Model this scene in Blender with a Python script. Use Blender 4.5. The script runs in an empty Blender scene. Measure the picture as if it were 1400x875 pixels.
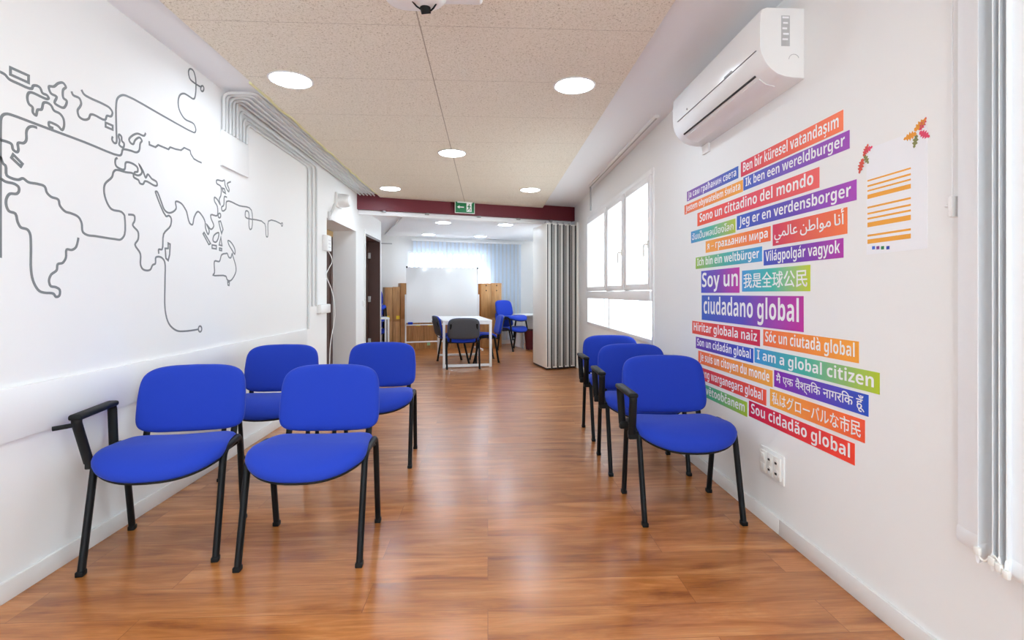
import bpy, bmesh, math, random
from mathutils import Vector, Matrix

# ------------------------------------------------------------------ camera, world, exposure
SC = bpy.context.scene
COL = SC.collection
F = 690.0
HORIZON = 401.0
CAM_H = 1.2
TH = math.atan(33.0 / F)
cam_d = bpy.data.cameras.new('camera')
cam = bpy.data.objects.new('camera', cam_d)
COL.objects.link(cam)
cam_d.sensor_width = 36.0
cam_d.lens = F / 1400.0 * 36.0
cam_d.shift_y = -(437.5 - HORIZON) / 1400.0
cam_d.clip_start = 0.05
cam.location = (0, 0, CAM_H)
cam.rotation_euler = (math.pi / 2, 0, -TH)
SC.camera = cam

SC.view_settings.view_transform = 'Standard'
SC.view_settings.look = 'None'
SC.view_settings.gamma = 1.0
SC.view_settings.use_curve_mapping = False
SC.view_settings.exposure = 1.26
SC.cycles.max_bounces = 8
SC.cycles.diffuse_bounces = 6
SC.cycles.glossy_bounces = 4
SC.cycles.transparent_max_bounces = 12
SC.cycles.sample_clamp_indirect = 6.0
SC.cycles.use_denoising = True

SKY = 2.3
LAMP = 22.0
SUN = 7.0
world = bpy.data.worlds.new('overcast_sky')
SC.world = world
world.use_nodes = True
bg = world.node_tree.nodes.get('Background') or world.node_tree.nodes.new('ShaderNodeBackground')
bg.inputs[0].default_value = (0.80, 0.92, 1.0, 1)
bg.inputs[1].default_value = SKY
# hazy sun: comes over the roof from behind, lights the street front and the added terrace, never enters the rooms
sun_d = bpy.data.lights.new('hazy_sun', 'SUN')
sun_d.energy = SUN
sun_d.angle = 0.15
sun_d.color = (1.0, 0.97, 0.93)
sun = bpy.data.objects.new('hazy_sun', sun_d)
COL.objects.link(sun)
sun.location = (-6, 6, 9)
sun.rotation_euler = Vector((0.75, -0.40, -0.62)).to_track_quat('-Z', 'Y').to_euler()


# ------------------------------------------------------------------ helpers
def lin(h):
    h = h.lstrip('#')
    out = []
    for i in (0, 2, 4):
        v = int(h[i:i + 2], 16) / 255.0
        out.append(v / 12.92 if v <= 0.04045 else ((v + 0.055) / 1.055) ** 2.4)
    return tuple(out) + (1.0,)


def mat(name, col, rough=0.5, metal=0.0, emit=None, estr=0.0, coat=0.0, spec=0.5):
    m = bpy.data.materials.new(name)
    m.use_nodes = True
    b = m.node_tree.nodes['Principled BSDF']
    c = lin(col) if isinstance(col, str) else tuple(col) + (1.0,)
    b.inputs['Base Color'].default_value = c
    b.inputs['Roughness'].default_value = rough
    b.inputs['Metallic'].default_value = metal
    b.inputs['Specular IOR Level'].default_value = spec
    b.inputs['Coat Weight'].default_value = coat
    if emit is not None:
        b.inputs['Emission Color'].default_value = lin(emit)
        b.inputs['Emission Strength'].default_value = estr
    return m


def N(m, t, **kw):
    n = m.node_tree.nodes.new(t)
    for k, v in kw.items():
        setattr(n, k, v)
    return n


def L(m, a, b):
    m.node_tree.links.new(a, b)


def bump(m, scale, strength, dist=0.002, detail=4, stretch=(1, 1, 1)):
    b = m.node_tree.nodes['Principled BSDF']
    tc = N(m, 'ShaderNodeTexCoord')
    mp = N(m, 'ShaderNodeMapping')
    mp.inputs['Scale'].default_value = stretch
    nz = N(m, 'ShaderNodeTexNoise')
    nz.inputs['Scale'].default_value = scale
    nz.inputs['Detail'].default_value = detail
    bp = N(m, 'ShaderNodeBump')
    bp.inputs['Strength'].default_value = strength
    bp.inputs['Distance'].default_value = dist
    L(m, tc.outputs['Object'], mp.inputs[0])
    L(m, mp.outputs[0], nz.inputs['Vector'])
    L(m, nz.outputs[0], bp.inputs['Height'])
    L(m, bp.outputs[0], b.inputs['Normal'])
    return nz


class MB:
    def __init__(self):
        self.bm = bmesh.new()

    def _add(self, verts, faces):
        vs = [self.bm.verts.new(v) for v in verts]
        for f in faces:
            try:
                self.bm.faces.new([vs[i] for i in f])
            except ValueError:
                pass
        return vs

    def box(self, a, b, M=None, bev=0.0, seg=2):
        x0, y0, z0 = (min(a[i], b[i]) for i in range(3))
        x1, y1, z1 = (max(a[i], b[i]) for i in range(3))
        t = bmesh.new()
        vs = [t.verts.new(p) for p in ((x0, y0, z0), (x1, y0, z0), (x1, y1, z0), (x0, y1, z0),
                                       (x0, y0, z1), (x1, y0, z1), (x1, y1, z1), (x0, y1, z1))]
        for f in ((0, 3, 2, 1), (4, 5, 6, 7), (0, 1, 5, 4), (1, 2, 6, 5), (2, 3, 7, 6), (3, 0, 4, 7)):
            t.faces.new([vs[i] for i in f])
        if bev > 0:
            bmesh.ops.bevel(t, geom=list(t.edges), offset=bev, segments=seg, profile=0.5, affect='EDGES')
        self.merge(t, M)
        return self

    def merge(self, t, M=None):
        t.verts.index_update()
        vs = [(M @ v.co if M is not None else v.co.copy()) for v in t.verts]
        self._add(vs, [[v.index for v in f.verts] for f in t.faces])
        t.free()

    def loft(self, rings, cap0=True, cap1=True, closed=True):
        n = len(rings[0])
        verts = [p for r in rings for p in r]
        faces = []
        for i in range(len(rings) - 1):
            for j in range(n if closed else n - 1):
                k = (j + 1) % n
                faces.append((i * n + j, i * n + k, (i + 1) * n + k, (i + 1) * n + j))
        if cap0:
            faces.append(tuple(reversed(range(n))))
        if cap1:
            faces.append(tuple((len(rings) - 1) * n + j for j in range(n)))
        self._add(verts, faces)
        return self

    def prism(self, poly, d, ):
        """poly: list of 3-D points (planar), extruded by vector d"""
        d = Vector(d)
        self.loft([[Vector(p) for p in poly], [Vector(p) + d for p in poly]])
        return self

    def tube(self, pts, r, seg=10, closed=False, flat=None, up=None):
        """r radius, or (ra, rb) with `up` giving the direction of ra"""
        pts = [Vector(p) for p in pts]
        ra, rb = (r, r) if not isinstance(r, tuple) else r
        n = len(pts)
        tans = []
        for i in range(n):
            if closed:
                t = pts[(i + 1) % n] - pts[i - 1]
            else:
                t = pts[min(i + 1, n - 1)] - pts[max(i - 1, 0)]
            tans.append(t.normalized())
        u = Vector(up) if up is not None else (Vector((0, 0, 1)) if abs(tans[0].z) < 0.9 else Vector((1, 0, 0)))
        rings = []
        for i in range(n):
            t = tans[i]
            a = u - t * u.dot(t)
            if a.length < 1e-5:
                a = t.orthogonal()
            a.normalize()
            if up is None:
                u = a
            b = t.cross(a)
            rings.append([pts[i] + a * (ra * math.cos(2 * math.pi * k / seg)) + b * (rb * math.sin(2 * math.pi * k / seg)) for k in range(seg)])
        if closed:
            rings.append(rings[0])
            self.loft(rings, False, False)
        else:
            self.loft(rings)
        return self

    def cyl(self, p0, p1, r, seg=20, r1=None):
        p0, p1 = Vector(p0), Vector(p1)
        t = (p1 - p0).normalized()
        a = t.orthogonal().normalized()
        b = t.cross(a)
        r1 = r if r1 is None else r1
        ring = lambda p, q: [p + a * (q * math.cos(2 * math.pi * k / seg)) + b * (q * math.sin(2 * math.pi * k / seg)) for k in range(seg)]
        self.loft([ring(p0, r), ring(p1, r1)])
        return self

    def build(self, name, m, parent=None, smooth=True, angle=35, M=None):
        bm = self.bm
        if M is not None:
            bmesh.ops.transform(bm, matrix=M, verts=bm.verts)
        bmesh.ops.recalc_face_normals(bm, faces=bm.faces)
        me = bpy.data.meshes.new(name)
        bm.to_mesh(me)
        bm.free()
        if smooth:
            me.polygons.foreach_set('use_smooth', [True] * len(me.polygons))
            me.set_sharp_from_angle(angle=math.radians(angle))
        me.materials.append(m)
        o = bpy.data.objects.new(name, me)
        COL.objects.link(o)
        if parent is not None:
            o.parent = parent
        return o


def tag(o, label, cat, group=None, kind=None):
    o['label'] = label
    o['category'] = cat
    if group:
        o['group'] = group
    if kind:
        o['kind'] = kind
    return o


def thing(name, label, cat, loc=(0, 0, 0), rz=0.0, group=None):
    o = bpy.data.objects.new(name, None)
    o.empty_display_size = 0.1
    COL.objects.link(o)
    o.location = loc
    o.rotation_euler = (0, 0, rz)
    return tag(o, label, cat, group)


def struct(o):
    o['kind'] = 'structure'
    return o


def copy_tree(o, parent=None):
    c = o.copy()
    COL.objects.link(c)
    if parent is not None:
        c.parent = parent
    for ch in list(o.children):
        copy_tree(ch, c)
    return c


def arc_path(pts, rad, seg=6):
    """polyline with filleted corners"""
    pts = [Vector(p) for p in pts]
    out = [pts[0]]
    for i in range(1, len(pts) - 1):
        p, a, b = pts[i], pts[i - 1], pts[i + 1]
        r = rad[i - 1] if isinstance(rad, (list, tuple)) else rad
        da, db = (a - p), (b - p)
        r = min(r, da.length * 0.49, db.length * 0.49)
        p0, p1 = p + da.normalized() * r, p + db.normalized() * r
        for k in range(seg + 1):
            t = k / seg
            out.append(p0 * (1 - t) ** 2 + p * 2 * t * (1 - t) + p1 * t ** 2)
    out.append(pts[-1])
    return out


def catmull(pts, sub=4, closed=False):
    n = len(pts)
    out = []
    rng = n if closed else n - 1
    for i in range(rng):
        if closed:
            p0, p1, p2, p3 = pts[i - 1], pts[i], pts[(i + 1) % n], pts[(i + 2) % n]
        else:
            p0, p1, p2, p3 = pts[max(i - 1, 0)], pts[i], pts[i + 1], pts[min(i + 2, n - 1)]
        # centripetal parametrisation keeps tight corners free of loops
        d = lambda a, b: max((a - b).length ** 0.5, 1e-5)
        t0 = 0.0
        t1 = t0 + d(p0, p1)
        t2 = t1 + d(p1, p2)
        t3 = t2 + d(p2, p3)
        for k in range(sub):
            t = t1 + (t2 - t1) * k / sub
            A1 = p0 * ((t1 - t) / (t1 - t0)) + p1 * ((t - t0) / (t1 - t0))
            A2 = p1 * ((t2 - t) / (t2 - t1)) + p2 * ((t - t1) / (t2 - t1))
            A3 = p2 * ((t3 - t) / (t3 - t2)) + p3 * ((t - t2) / (t3 - t2))
            B1 = A1 * ((t2 - t) / (t2 - t0)) + A2 * ((t - t0) / (t2 - t0))
            B2 = A2 * ((t3 - t) / (t3 - t1)) + A3 * ((t - t1) / (t3 - t1))
            out.append(B1 * ((t2 - t) / (t2 - t1)) + B2 * ((t - t1) / (t2 - t1)))
    if not closed:
        out.append(pts[-1])
    return out


# measured points of the photograph (1400 x 875) turned into places in the room
_s, _c = math.sin(TH), math.cos(TH)


def ray(px, py):
    a = (px - 700.0) / F
    return Vector((a * _c + _s, -a * _s + _c, (HORIZON - py) / F))


EYE = Vector((0, 0, CAM_H))
XL, XR = -1.88, 1.455          # the two long walls
ZC, ZP = 2.645, 2.60           # plaster ceiling, underside of the wood-wool panels
PHI = math.atan(0.317)         # the beam and the back room stand at this angle
U = Vector((math.cos(PHI), math.sin(PHI), 0))
V = Vector((-math.sin(PHI), math.cos(PHI), 0))
ORG = Vector((XL, 7.353, 0))


def on_z(px, py, z):
    r = ray(px, py)
    return EYE + r * ((z - CAM_H) / r.z)


def on_x(px, py, x):
    r = ray(px, py)
    return EYE + r * (x / r.x)


def on_v(px, py, v):
    r = ray(px, py)
    t = (v - (EYE - ORG).dot(V)) / r.dot(V)
    return EYE + r * t


def uv(u, v, z=0.0):
    p = ORG + U * u + V * v
    return Vector((p.x, p.y, z))


def u_of(p):
    return (p - ORG).dot(U)


MB_ROOM = Matrix.Translation(ORG) @ Matrix.Rotation(PHI, 4, 'Z')   # back-room frame (u, v, z)

# ------------------------------------------------------------------ materials
M = {}
M['wall'] = mat('white_wall_paint', (0.85, 0.85, 0.84), 0.62)
bump(M['wall'], 60, 0.06, 0.002)
M['ceiling'] = mat('white_ceiling_paint', (0.87, 0.89, 0.91), 0.7)
M['trim'] = mat('white_lacquer', (0.80, 0.79, 0.77), 0.35)
M['rail'] = mat('white_laminate_board', (0.84, 0.84, 0.83), 0.4)
M['white_plastic'] = mat('white_plastic', (0.84, 0.84, 0.83), 0.3)
M['cream_plastic'] = mat('cream_plastic', (0.82, 0.81, 0.77), 0.3)
M['white_metal'] = mat('white_powder_coat', (0.86, 0.86, 0.86), 0.35)
M['grey_plastic'] = mat('grey_plastic', (0.42, 0.42, 0.43), 0.4)
M['conduit'] = mat('pale_grey_conduit', (0.70, 0.705, 0.70), 0.4)
M['black'] = mat('black_coated_steel', (0.006, 0.0065, 0.0075), 0.45, spec=0.2)
M['black_plastic'] = mat('black_plastic', (0.008, 0.0085, 0.009), 0.5, spec=0.2)
M['shell'] = mat('charcoal_back_shell', (0.05, 0.055, 0.065), 0.45)
M['steel'] = mat('brushed_steel', (0.55, 0.55, 0.55), 0.3, 1.0)
M['dark_hole'] = mat('socket_hole', (0.03, 0.03, 0.03), 0.7)
M['beam'] = mat('dark_red_beam_paint', '#681424', 0.45)
M['door_brown'] = mat('dark_brown_wood', '#4a2f28', 0.4)
M['raw_wood'] = mat('raw_timber', '#c9a878', 0.6)
M['line'] = mat('grey_vinyl_line', '#777b7d', 0.5)
M['whiteboard'] = mat('whiteboard_enamel', (0.88, 0.89, 0.90), 0.15)
M['paper'] = mat('white_paper', (0.86, 0.87, 0.90), 0.6)
M['orange_print'] = mat('orange_print', '#f0a83c', 0.6)
M['white_vinyl'] = mat('white_vinyl', (0.90, 0.90, 0.90), 0.5)
M['sign_green'] = mat('exit_sign_green', '#0f7a48', 0.4)
M['panel_cream'] = mat('cream_partition_laminate', '#f0ede5', 0.45)
M['seal_black'] = mat('black_rubber_seal', (0.03, 0.03, 0.032), 0.6)
M['slat'] = mat('blind_fabric', (0.86, 0.88, 0.90), 0.7)
M['foam'] = mat('yellow_foam', '#dcd7a6', 0.8)
M['red_dark'] = mat('dark_red_plastic', '#5a1420', 0.45)
M['yellow_note'] = mat('yellow_note', '#f4d53a', 0.7)
M['green_note'] = mat('pale_green_note', '#a9d9a8', 0.7)
M['blue_note'] = mat('pale_blue_note', '#8cc4e6', 0.7)
M['ac_white'] = mat('air_conditioner_white', (0.85, 0.855, 0.85), 0.22)

# blue woven upholstery
m = mat('blue_upholstery', (0.014, 0.046, 0.43), 0.85, spec=0.25)
b = m.node_tree.nodes['Principled BSDF']
b.inputs['Sheen Weight'].default_value = 0.25
b.inputs['Sheen Roughness'].default_value = 0.4
b.inputs['Sheen Tint'].default_value = (0.4, 0.5, 1, 1)
bump(m, 420, 0.25, 0.001, 2)
M['blue'] = m

# glass
m = bpy.data.materials.new('window_glass')
m.use_nodes = True
nt = m.node_tree
nt.nodes.remove(nt.nodes['Principled BSDF'])
tr = N(m, 'ShaderNodeBsdfTransparent')
tr.inputs[0].default_value = (0.97, 0.985, 0.99, 1)
gl = N(m, 'ShaderNodeBsdfGlossy')
gl.inputs['Roughness'].default_value = 0.02
fr = N(m, 'ShaderNodeFresnel')
fr.inputs[0].default_value = 1.45
mx = N(m, 'ShaderNodeMixShader')
geo = N(m, 'ShaderNodeNewGeometry')
fb = N(m, 'ShaderNodeMath', operation='SUBTRACT')
fb.inputs[0].default_value = 1.0
L(m, geo.outputs['Backfacing'], fb.inputs[1])
fm = N(m, 'ShaderNodeMath', operation='MULTIPLY')
L(m, fr.outputs[0], fm.inputs[0])
L(m, fb.outputs[0], fm.inputs[1])
L(m, fm.outputs[0], mx.inputs[0])
L(m, tr.outputs[0], mx.inputs[1])
L(m, gl.outputs[0], mx.inputs[2])
L(m, mx.outputs[0], nt.nodes['Material Output'].inputs[0])
M['glass'] = m

# translucent blind slats for the sunlit back window
m = mat('translucent_blind', (0.80, 0.85, 0.92), 0.7)
b = m.node_tree.nodes['Principled BSDF']
tl = N(m, 'ShaderNodeBsdfTranslucent')
tl.inputs[0].default_value = (0.80, 0.87, 0.95, 1)
mx = N(m, 'ShaderNodeMixShader')
mx.inputs[0].default_value = 0.55
L(m, b.outputs[0], mx.inputs[1])
L(m, tl.outputs[0], mx.inputs[2])
L(m, mx.outputs[0], m.node_tree.nodes['Material Output'].inputs[0])
M['slat_back'] = m

# laminate floor: boards run across the room
m = mat('reddish_laminate', '#9a5a34', 0.3)
b = m.node_tree.nodes['Principled BSDF']
tc = N(m, 'ShaderNodeTexCoord')
bk = N(m, 'ShaderNodeTexBrick')
bk.offset = 0.37
bk.inputs['Scale'].default_value = 1.0
bk.inputs['Brick Width'].default_value = 1.28
bk.inputs['Row Height'].default_value = 0.192
bk.inputs['Mortar Size'].default_value = 0.0012
bk.inputs['Mortar Smooth'].default_value = 0.3
bk.inputs['Color1'].default_value = (0, 0, 0, 1)
bk.inputs['Color2'].default_value = (1, 1, 1, 1)
bk.inputs['Mortar'].default_value = (0.5, 0.5, 0.5, 1)
L(m, tc.outputs['Object'], bk.inputs['Vector'])
# per-board shift of the grain
sh = N(m, 'ShaderNodeVectorMath', operation='MULTIPLY')
sh.inputs[1].default_value = (7.0, 3.0, 5.0)
L(m, bk.outputs['Color'], sh.inputs[0])
ad = N(m, 'ShaderNodeVectorMath', operation='ADD')
L(m, tc.outputs['Object'], ad.inputs[0])
L(m, sh.outputs[0], ad.inputs[1])
mp = N(m, 'ShaderNodeMapping')
mp.inputs['Scale'].default_value = (1.1, 7.0, 1.0)
L(m, ad.outputs[0], mp.inputs[0])
n1 = N(m, 'ShaderNodeTexNoise')
n1.inputs['Scale'].default_value = 1.7
n1.inputs['Detail'].default_value = 7
n1.inputs['Roughness'].default_value = 0.62
n1.inputs['Distortion'].default_value = 0.6
L(m, mp.outputs[0], n1.inputs['Vector'])
mp2 = N(m, 'ShaderNodeMapping')
mp2.inputs['Scale'].default_value = (3.0, 60.0, 1.0)
L(m, ad.outputs[0], mp2.inputs[0])
n2 = N(m, 'ShaderNodeTexNoise')
n2.inputs['Scale'].default_value = 2.0
n2.inputs['Detail'].default_value = 4
L(m, mp2.outputs[0], n2.inputs['Vector'])
rp = N(m, 'ShaderNodeValToRGB')
e = rp.color_ramp.elements
e[0].position, e[0].color = 0.28, lin('#844820')
e[1].position, e[1].color = 0.72, lin('#cf9258')
x = e.new(0.42); x.color = lin('#a9672f')
x = e.new(0.55); x.color = lin('#bd7940')
L(m, n1.outputs[0], rp.inputs[0])
rp2 = N(m, 'ShaderNodeValToRGB')
rp2.color_ramp.elements[0].position, rp2.color_ramp.elements[0].color = 0.35, (0.88, 0.87, 0.86, 1)
rp2.color_ramp.elements[1].position, rp2.color_ramp.elements[1].color = 0.62, (1.06, 1.05, 1.04, 1)
L(m, n2.outputs[0], rp2.inputs[0])
mu = N(m, 'ShaderNodeMix', data_type='RGBA', blend_type='MULTIPLY')
mu.inputs[0].default_value = 1.0
L(m, rp.outputs[0], mu.inputs[6])
L(m, rp2.outputs[0], mu.inputs[7])
# faint board-to-board tint and seam lines
tint = N(m, 'ShaderNodeValToRGB')
tint.color_ramp.elements[0].color = (0.86, 0.85, 0.84, 1)
tint.color_ramp.elements[1].color = (1.08, 1.08, 1.08, 1)
L(m, bk.outputs['Color'], tint.inputs[0])
mu2 = N(m, 'ShaderNodeMix', data_type='RGBA', blend_type='MULTIPLY')
mu2.inputs[0].default_value = 1.0
L(m, mu.outputs[2], mu2.inputs[6])
L(m, tint.outputs[0], mu2.inputs[7])
seam = N(m, 'ShaderNodeMix', data_type='RGBA', blend_type='MIX')
seam.inputs[7].default_value = lin('#4a2818')
sf = N(m, 'ShaderNodeMath', operation='MULTIPLY')
sf.inputs[1].default_value = 0.55
L(m, bk.outputs['Fac'], sf.inputs[0])
L(m, sf.outputs[0], seam.inputs[0])
L(m, mu2.outputs[2], seam.inputs[6])
L(m, seam.outputs[2], b.inputs['Base Color'])
rr = N(m, 'ShaderNodeMapRange')
b.inputs['Coat Weight'].default_value = 0.4
b.inputs['Coat Roughness'].default_value = 0.30
rr.inputs['To Min'].default_value = 0.18
rr.inputs['To Max'].default_value = 0.30
L(m, n1.outputs[0], rr.inputs[0])
L(m, rr.outputs[0], b.inputs['Roughness'])
bp = N(m, 'ShaderNodeBump')
bp.inputs['Strength'].default_value = 0.06
bp.inputs['Distance'].default_value = 0.001
L(m, n2.outputs[0], bp.inputs['Height'])
L(m, bp.outputs[0], b.inputs['Normal'])
M['floor'] = m

# wood-wool acoustic panels
m = mat('wood_wool_panel', '#cbb9a1', 0.9, spec=0.2)
b = m.node_tree.nodes['Principled BSDF']
tc = N(m, 'ShaderNodeTexCoord')
n1 = N(m, 'ShaderNodeTexNoise')
n1.inputs['Scale'].default_value = 110
n1.inputs['Detail'].default_value = 3
n1.inputs['Distortion'].default_value = 1.2
L(m, tc.outputs['Object'], n1.inputs['Vector'])
rp = N(m, 'ShaderNodeValToRGB')
e = rp.color_ramp.elements
e[0].position, e[0].color = 0.30, lin('#b0a390')
e[1].position, e[1].color = 0.50, lin('#ece4d5')
x = e.new(0.38); x.color = lin('#dad2bd')
x = e.new(0.75); x.color = lin('#f1ecdd')
L(m, n1.outputs[0], rp.inputs[0])
sx = N(m, 'ShaderNodeSeparateXYZ')
L(m, tc.outputs['Object'], sx.inputs[0])


def seam_mask(src, first, step, half):
    a = N(m, 'ShaderNodeMath', operation='SUBTRACT'); a.inputs[1].default_value = first - step * 20 - step / 2
    L(m, src, a.inputs[0])
    q = N(m, 'ShaderNodeMath', operation='MODULO'); q.inputs[1].default_value = step
    L(m, a.outputs[0], q.inputs[0])
    d = N(m, 'ShaderNodeMath', operation='SUBTRACT'); d.inputs[1].default_value = step / 2
    L(m, q.outputs[0], d.inputs[0])
    ab = N(m, 'ShaderNodeMath', operation='ABSOLUTE')
    L(m, d.outputs[0], ab.inputs[0])
    lt = N(m, 'ShaderNodeMath', operation='LESS_THAN'); lt.inputs[1].default_value = half
    L(m, ab.outputs[0], lt.inputs[0])
    return lt.outputs[0]


sa = seam_mask(sx.outputs[1], 2.66, 0.675, 0.0028)
sb = seam_mask(sx.outputs[0], -0.355, 1.26, 0.0036)
sc1 = N(m, 'ShaderNodeMath', operation='MULTIPLY'); sc1.inputs[1].default_value = 0.30
L(m, sa, sc1.inputs[0])
sc2 = N(m, 'ShaderNodeMath', operation='MULTIPLY'); sc2.inputs[1].default_value = 0.6
L(m, sb, sc2.inputs[0])
mxx = N(m, 'ShaderNodeMath', operation='MAXIMUM')
L(m, sc1.outputs[0], mxx.inputs[0]); L(m, sc2.outputs[0], mxx.inputs[1])
sm = N(m, 'ShaderNodeMix', data_type='RGBA', blend_type='MIX')
sm.inputs[7].default_value = lin('#7d6a52')
L(m, mxx.outputs[0], sm.inputs[0])
L(m, rp.outputs[0], sm.inputs[6])
L(m, sm.outputs[2], b.inputs['Base Color'])
bp = N(m, 'ShaderNodeBump')
bp.inputs['Strength'].default_value = 0.5
bp.inputs['Distance'].default_value = 0.004
L(m, n1.outputs[0], bp.inputs['Height'])
L(m, bp.outputs[0], b.inputs['Normal'])
M['woodwool'] = m

# light wooden boards of the cabinets
m = mat('honey_wood_boards', '#c08a52', 0.5)
b = m.node_tree.nodes['Principled BSDF']
tc = N(m, 'ShaderNodeTexCoord')
mp = N(m, 'ShaderNodeMapping'); mp.inputs['Scale'].default_value = (14, 14, 1.2)
nz = N(m, 'ShaderNodeTexNoise'); nz.inputs['Scale'].default_value = 2.5; nz.inputs['Detail'].default_value = 5
rp = N(m, 'ShaderNodeValToRGB')
rp.color_ramp.elements[0].position, rp.color_ramp.elements[0].color = 0.3, lin('#a87444')
rp.color_ramp.elements[1].position, rp.color_ramp.elements[1].color = 0.7, lin('#d09c62')
L(m, tc.outputs['Object'], mp.inputs[0]); L(m, mp.outputs[0], nz.inputs['Vector'])
L(m, nz.outputs[0], rp.inputs[0]); L(m, rp.outputs[0], b.inputs['Base Color'])
M['boards'] = m
M['orange_wood'] = mat('orange_wood_side', '#c9812f', 0.5)

m = mat('lamp_diffuser', (0.9, 0.9, 0.9), 0.5, emit='#e2f1ff', estr=LAMP)
M['lamp'] = m

# ------------------------------------------------------------------ room shell
WT = 0.22
Y0, Y1 = -2.4, 12.6
WIN = dict(y0=4.345, y1=7.30, z0=0.75, z1=2.305)     # big window
WN = dict(y0=-1.5, y1=1.15, z0=0.75, z1=2.305)       # window behind the near blind

f = MB().box((-4.2, Y0 - 0.2, -0.12), (XR + WT, Y1, 0))
struct(f.build('floor', M['floor'], smooth=False))

c = MB().box((XL - WT, Y0 - 0.2, ZC), (XR + WT, 9.2, ZC + 0.15))
struct(c.build('ceiling', M['ceiling'], smooth=False))

# wood-wool raft, ends at the beam
by = lambda x: ORG.y + (x - XL) * 0.317
c = MB().prism([(-1.57, Y0, ZP), (0.895, Y0, ZP), (0.895, by(0.895) + 0.02, ZP), (-1.57, by(-1.57) + 0.02, ZP)], (0, 0, ZC - ZP - 0.001))
struct(c.build('ceiling_panels', M['woodwool'], smooth=False))

# back-room ceiling with its lower raft
c = MB().box((-2.8, 0.18, 2.46), (4.4, 4.4, 2.6), MB_ROOM)
struct(c.build('ceiling_back', M['ceiling'], smooth=False))
c = MB().box((0.75, 0.3, 2.43), (3.25, 3.3, 2.459), MB_ROOM)
struct(c.build('ceiling_raft', M['ceiling'], smooth=False))

# right wall: pieces round the two windows
w = MB()
for (a, bb, z0, z1) in ((Y0, WN['y0'], 0, ZC), (WN['y0'], WN['y1'], 0, WN['z0']), (WN['y0'], WN['y1'], WN['z1'], ZC),
                        (WN['y1'], WIN['y0'], 0, ZC), (WIN['y0'], WIN['y1'], 0, WIN['z0']),
                        (WIN['y0'], WIN['y1'], WIN['z1'], ZC), (WIN['y1'], 9.3, 0, ZC),
                        (9.3, 11.0, 0, 1.0), (9.3, 11.0, 2.3, ZC), (11.0, Y1, 0, ZC)):
    w.box((XR, a, z0), (XR + WT, bb, z1))
struct(w.build('wall_right', M['wall'], smooth=False))

# left wall: recess (5.99-7.31) and door (7.83-8.9)
RY0, RY1, RZ = 5.99, 7.30, 2.085
DY0, DY1, DZ = 7.83, 8.90, 2.12
w = MB()
for (a, bb, z0, z1) in ((Y0, RY0, 0, ZC), (RY0, RY1, RZ, ZC), (RY1, DY0, 0, ZC), (DY0, DY1, DZ, ZC), (DY1, 9.0, 0, ZC)):
    w.box((XL - WT, a, z0), (XL, bb, z1))
struct(w.build('wall_left', M['wall'], smooth=False))
w = MB()
w.box((-2.40, RY0 - 0.1, 0), (-2.24, RY1 + 0.1, ZC))
w.box((-2.24, RY0 - 0.1, 0), (XL - WT, RY0 - 0.001, ZC))
w.box((-2.24, RY1 + 0.001, 0), (XL - WT, RY1 + 0.1, ZC))
w.box((-2.24, RY0, RZ), (XL - WT, RY1, RZ + 0.1))
struct(w.build('wall_recess', M['wall'], smooth=False))
w = MB()
w.box((-4.2, 7.5, 0), (-4.1, Y1, ZC))
w.box((-4.1, 7.5, 0), (-2.4, 7.6, ZC))
struct(w.build('wall_side', M['wall'], smooth=False))
FX0, FX1, FZ0, FZ1 = -1.60, 1.20, 0.06, 2.50
w = MB()
for (a, bb, z0, z1) in ((XL - WT, FX0, 0, ZC), (FX1, XR + WT, 0, ZC), (FX0, FX1, 0, FZ0), (FX0, FX1, FZ1, ZC)):
    w.box((a, Y0 - 0.2, z0), (bb, Y0, z1))
struct(w.build('wall_front', M['wall'], smooth=False))
win = thing('added_window_4', 'wide unseen window behind the viewer, added for fill daylight', 'window')  # added out of view to fill the room with frontal daylight
win['kind'] = 'structure'
k = MB()
for (a, bb, z0, z1) in ((FX0, FX0 + .06, FZ0, FZ1), (FX1 - .06, FX1, FZ0, FZ1), (FX0 + .06, FX1 - .06, FZ0, FZ0 + .06), (FX0 + .06, FX1 - .06, FZ1 - .06, FZ1), (-.23, -.17, FZ0 + .06, FZ1 - .06)):
    k.box((a, Y0 - .10, z0), (bb, Y0 - .03, z1))
k.build('window_frame', M['white_metal'], win, smooth=False)
MB().box((FX0 + .06, Y0 - .07, FZ0 + .06), (FX1 - .06, Y0 - .064, FZ1 - .06)).build('window_pane', M['glass'], win, smooth=False)
k = MB().box((-9, -16, -.25), (1.6, Y0 - .2, -.12))
struct(k.build('floor_terrace_added', mat('pale_bounce_paving', (0.66, 0.66, 0.66), .8), smooth=False))  # pale ground added outside the rear window to bounce sunlight onto the ceiling

# far wall of the back room with a window opening behind the blinds
BV = 3.75
BU0, BU1, BZ0, BZ1 = 1.30, 3.15, 0.95, 2.16
w = MB()
for (a, bb, z0, z1) in ((-2.6, BU0, 0, 2.6), (BU1, 4.6, 0, 2.6), (BU0, BU1, 0, BZ0), (BU0, BU1, BZ1, 2.6)):
    w.box((a, BV, z0), (bb, BV + 0.15, z1), MB_ROOM)
struct(w.build('wall_back', M['wall'], smooth=False))
win = thing('window_3', 'far window of the back room behind the vertical blind', 'window', (0, 0, 0))
win['kind'] = 'structure'
fr_ = MB()
for (a, bb, z0, z1) in ((BU0, BU0 + .06, BZ0, BZ1), (BU1 - .06, BU1, BZ0, BZ1), (BU0 + .06, BU1 - .06, BZ0, BZ0 + .06), (BU0 + .06, BU1 - .06, BZ1 - .06, BZ1), (2.17, 2.23, BZ0 + .06, BZ1 - .06)):
    fr_.box((a, BV + .05, z0), (bb, BV + .1, z1), MB_ROOM)
fr_.build('window_frame', M['white_metal'], win, smooth=False)
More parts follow.
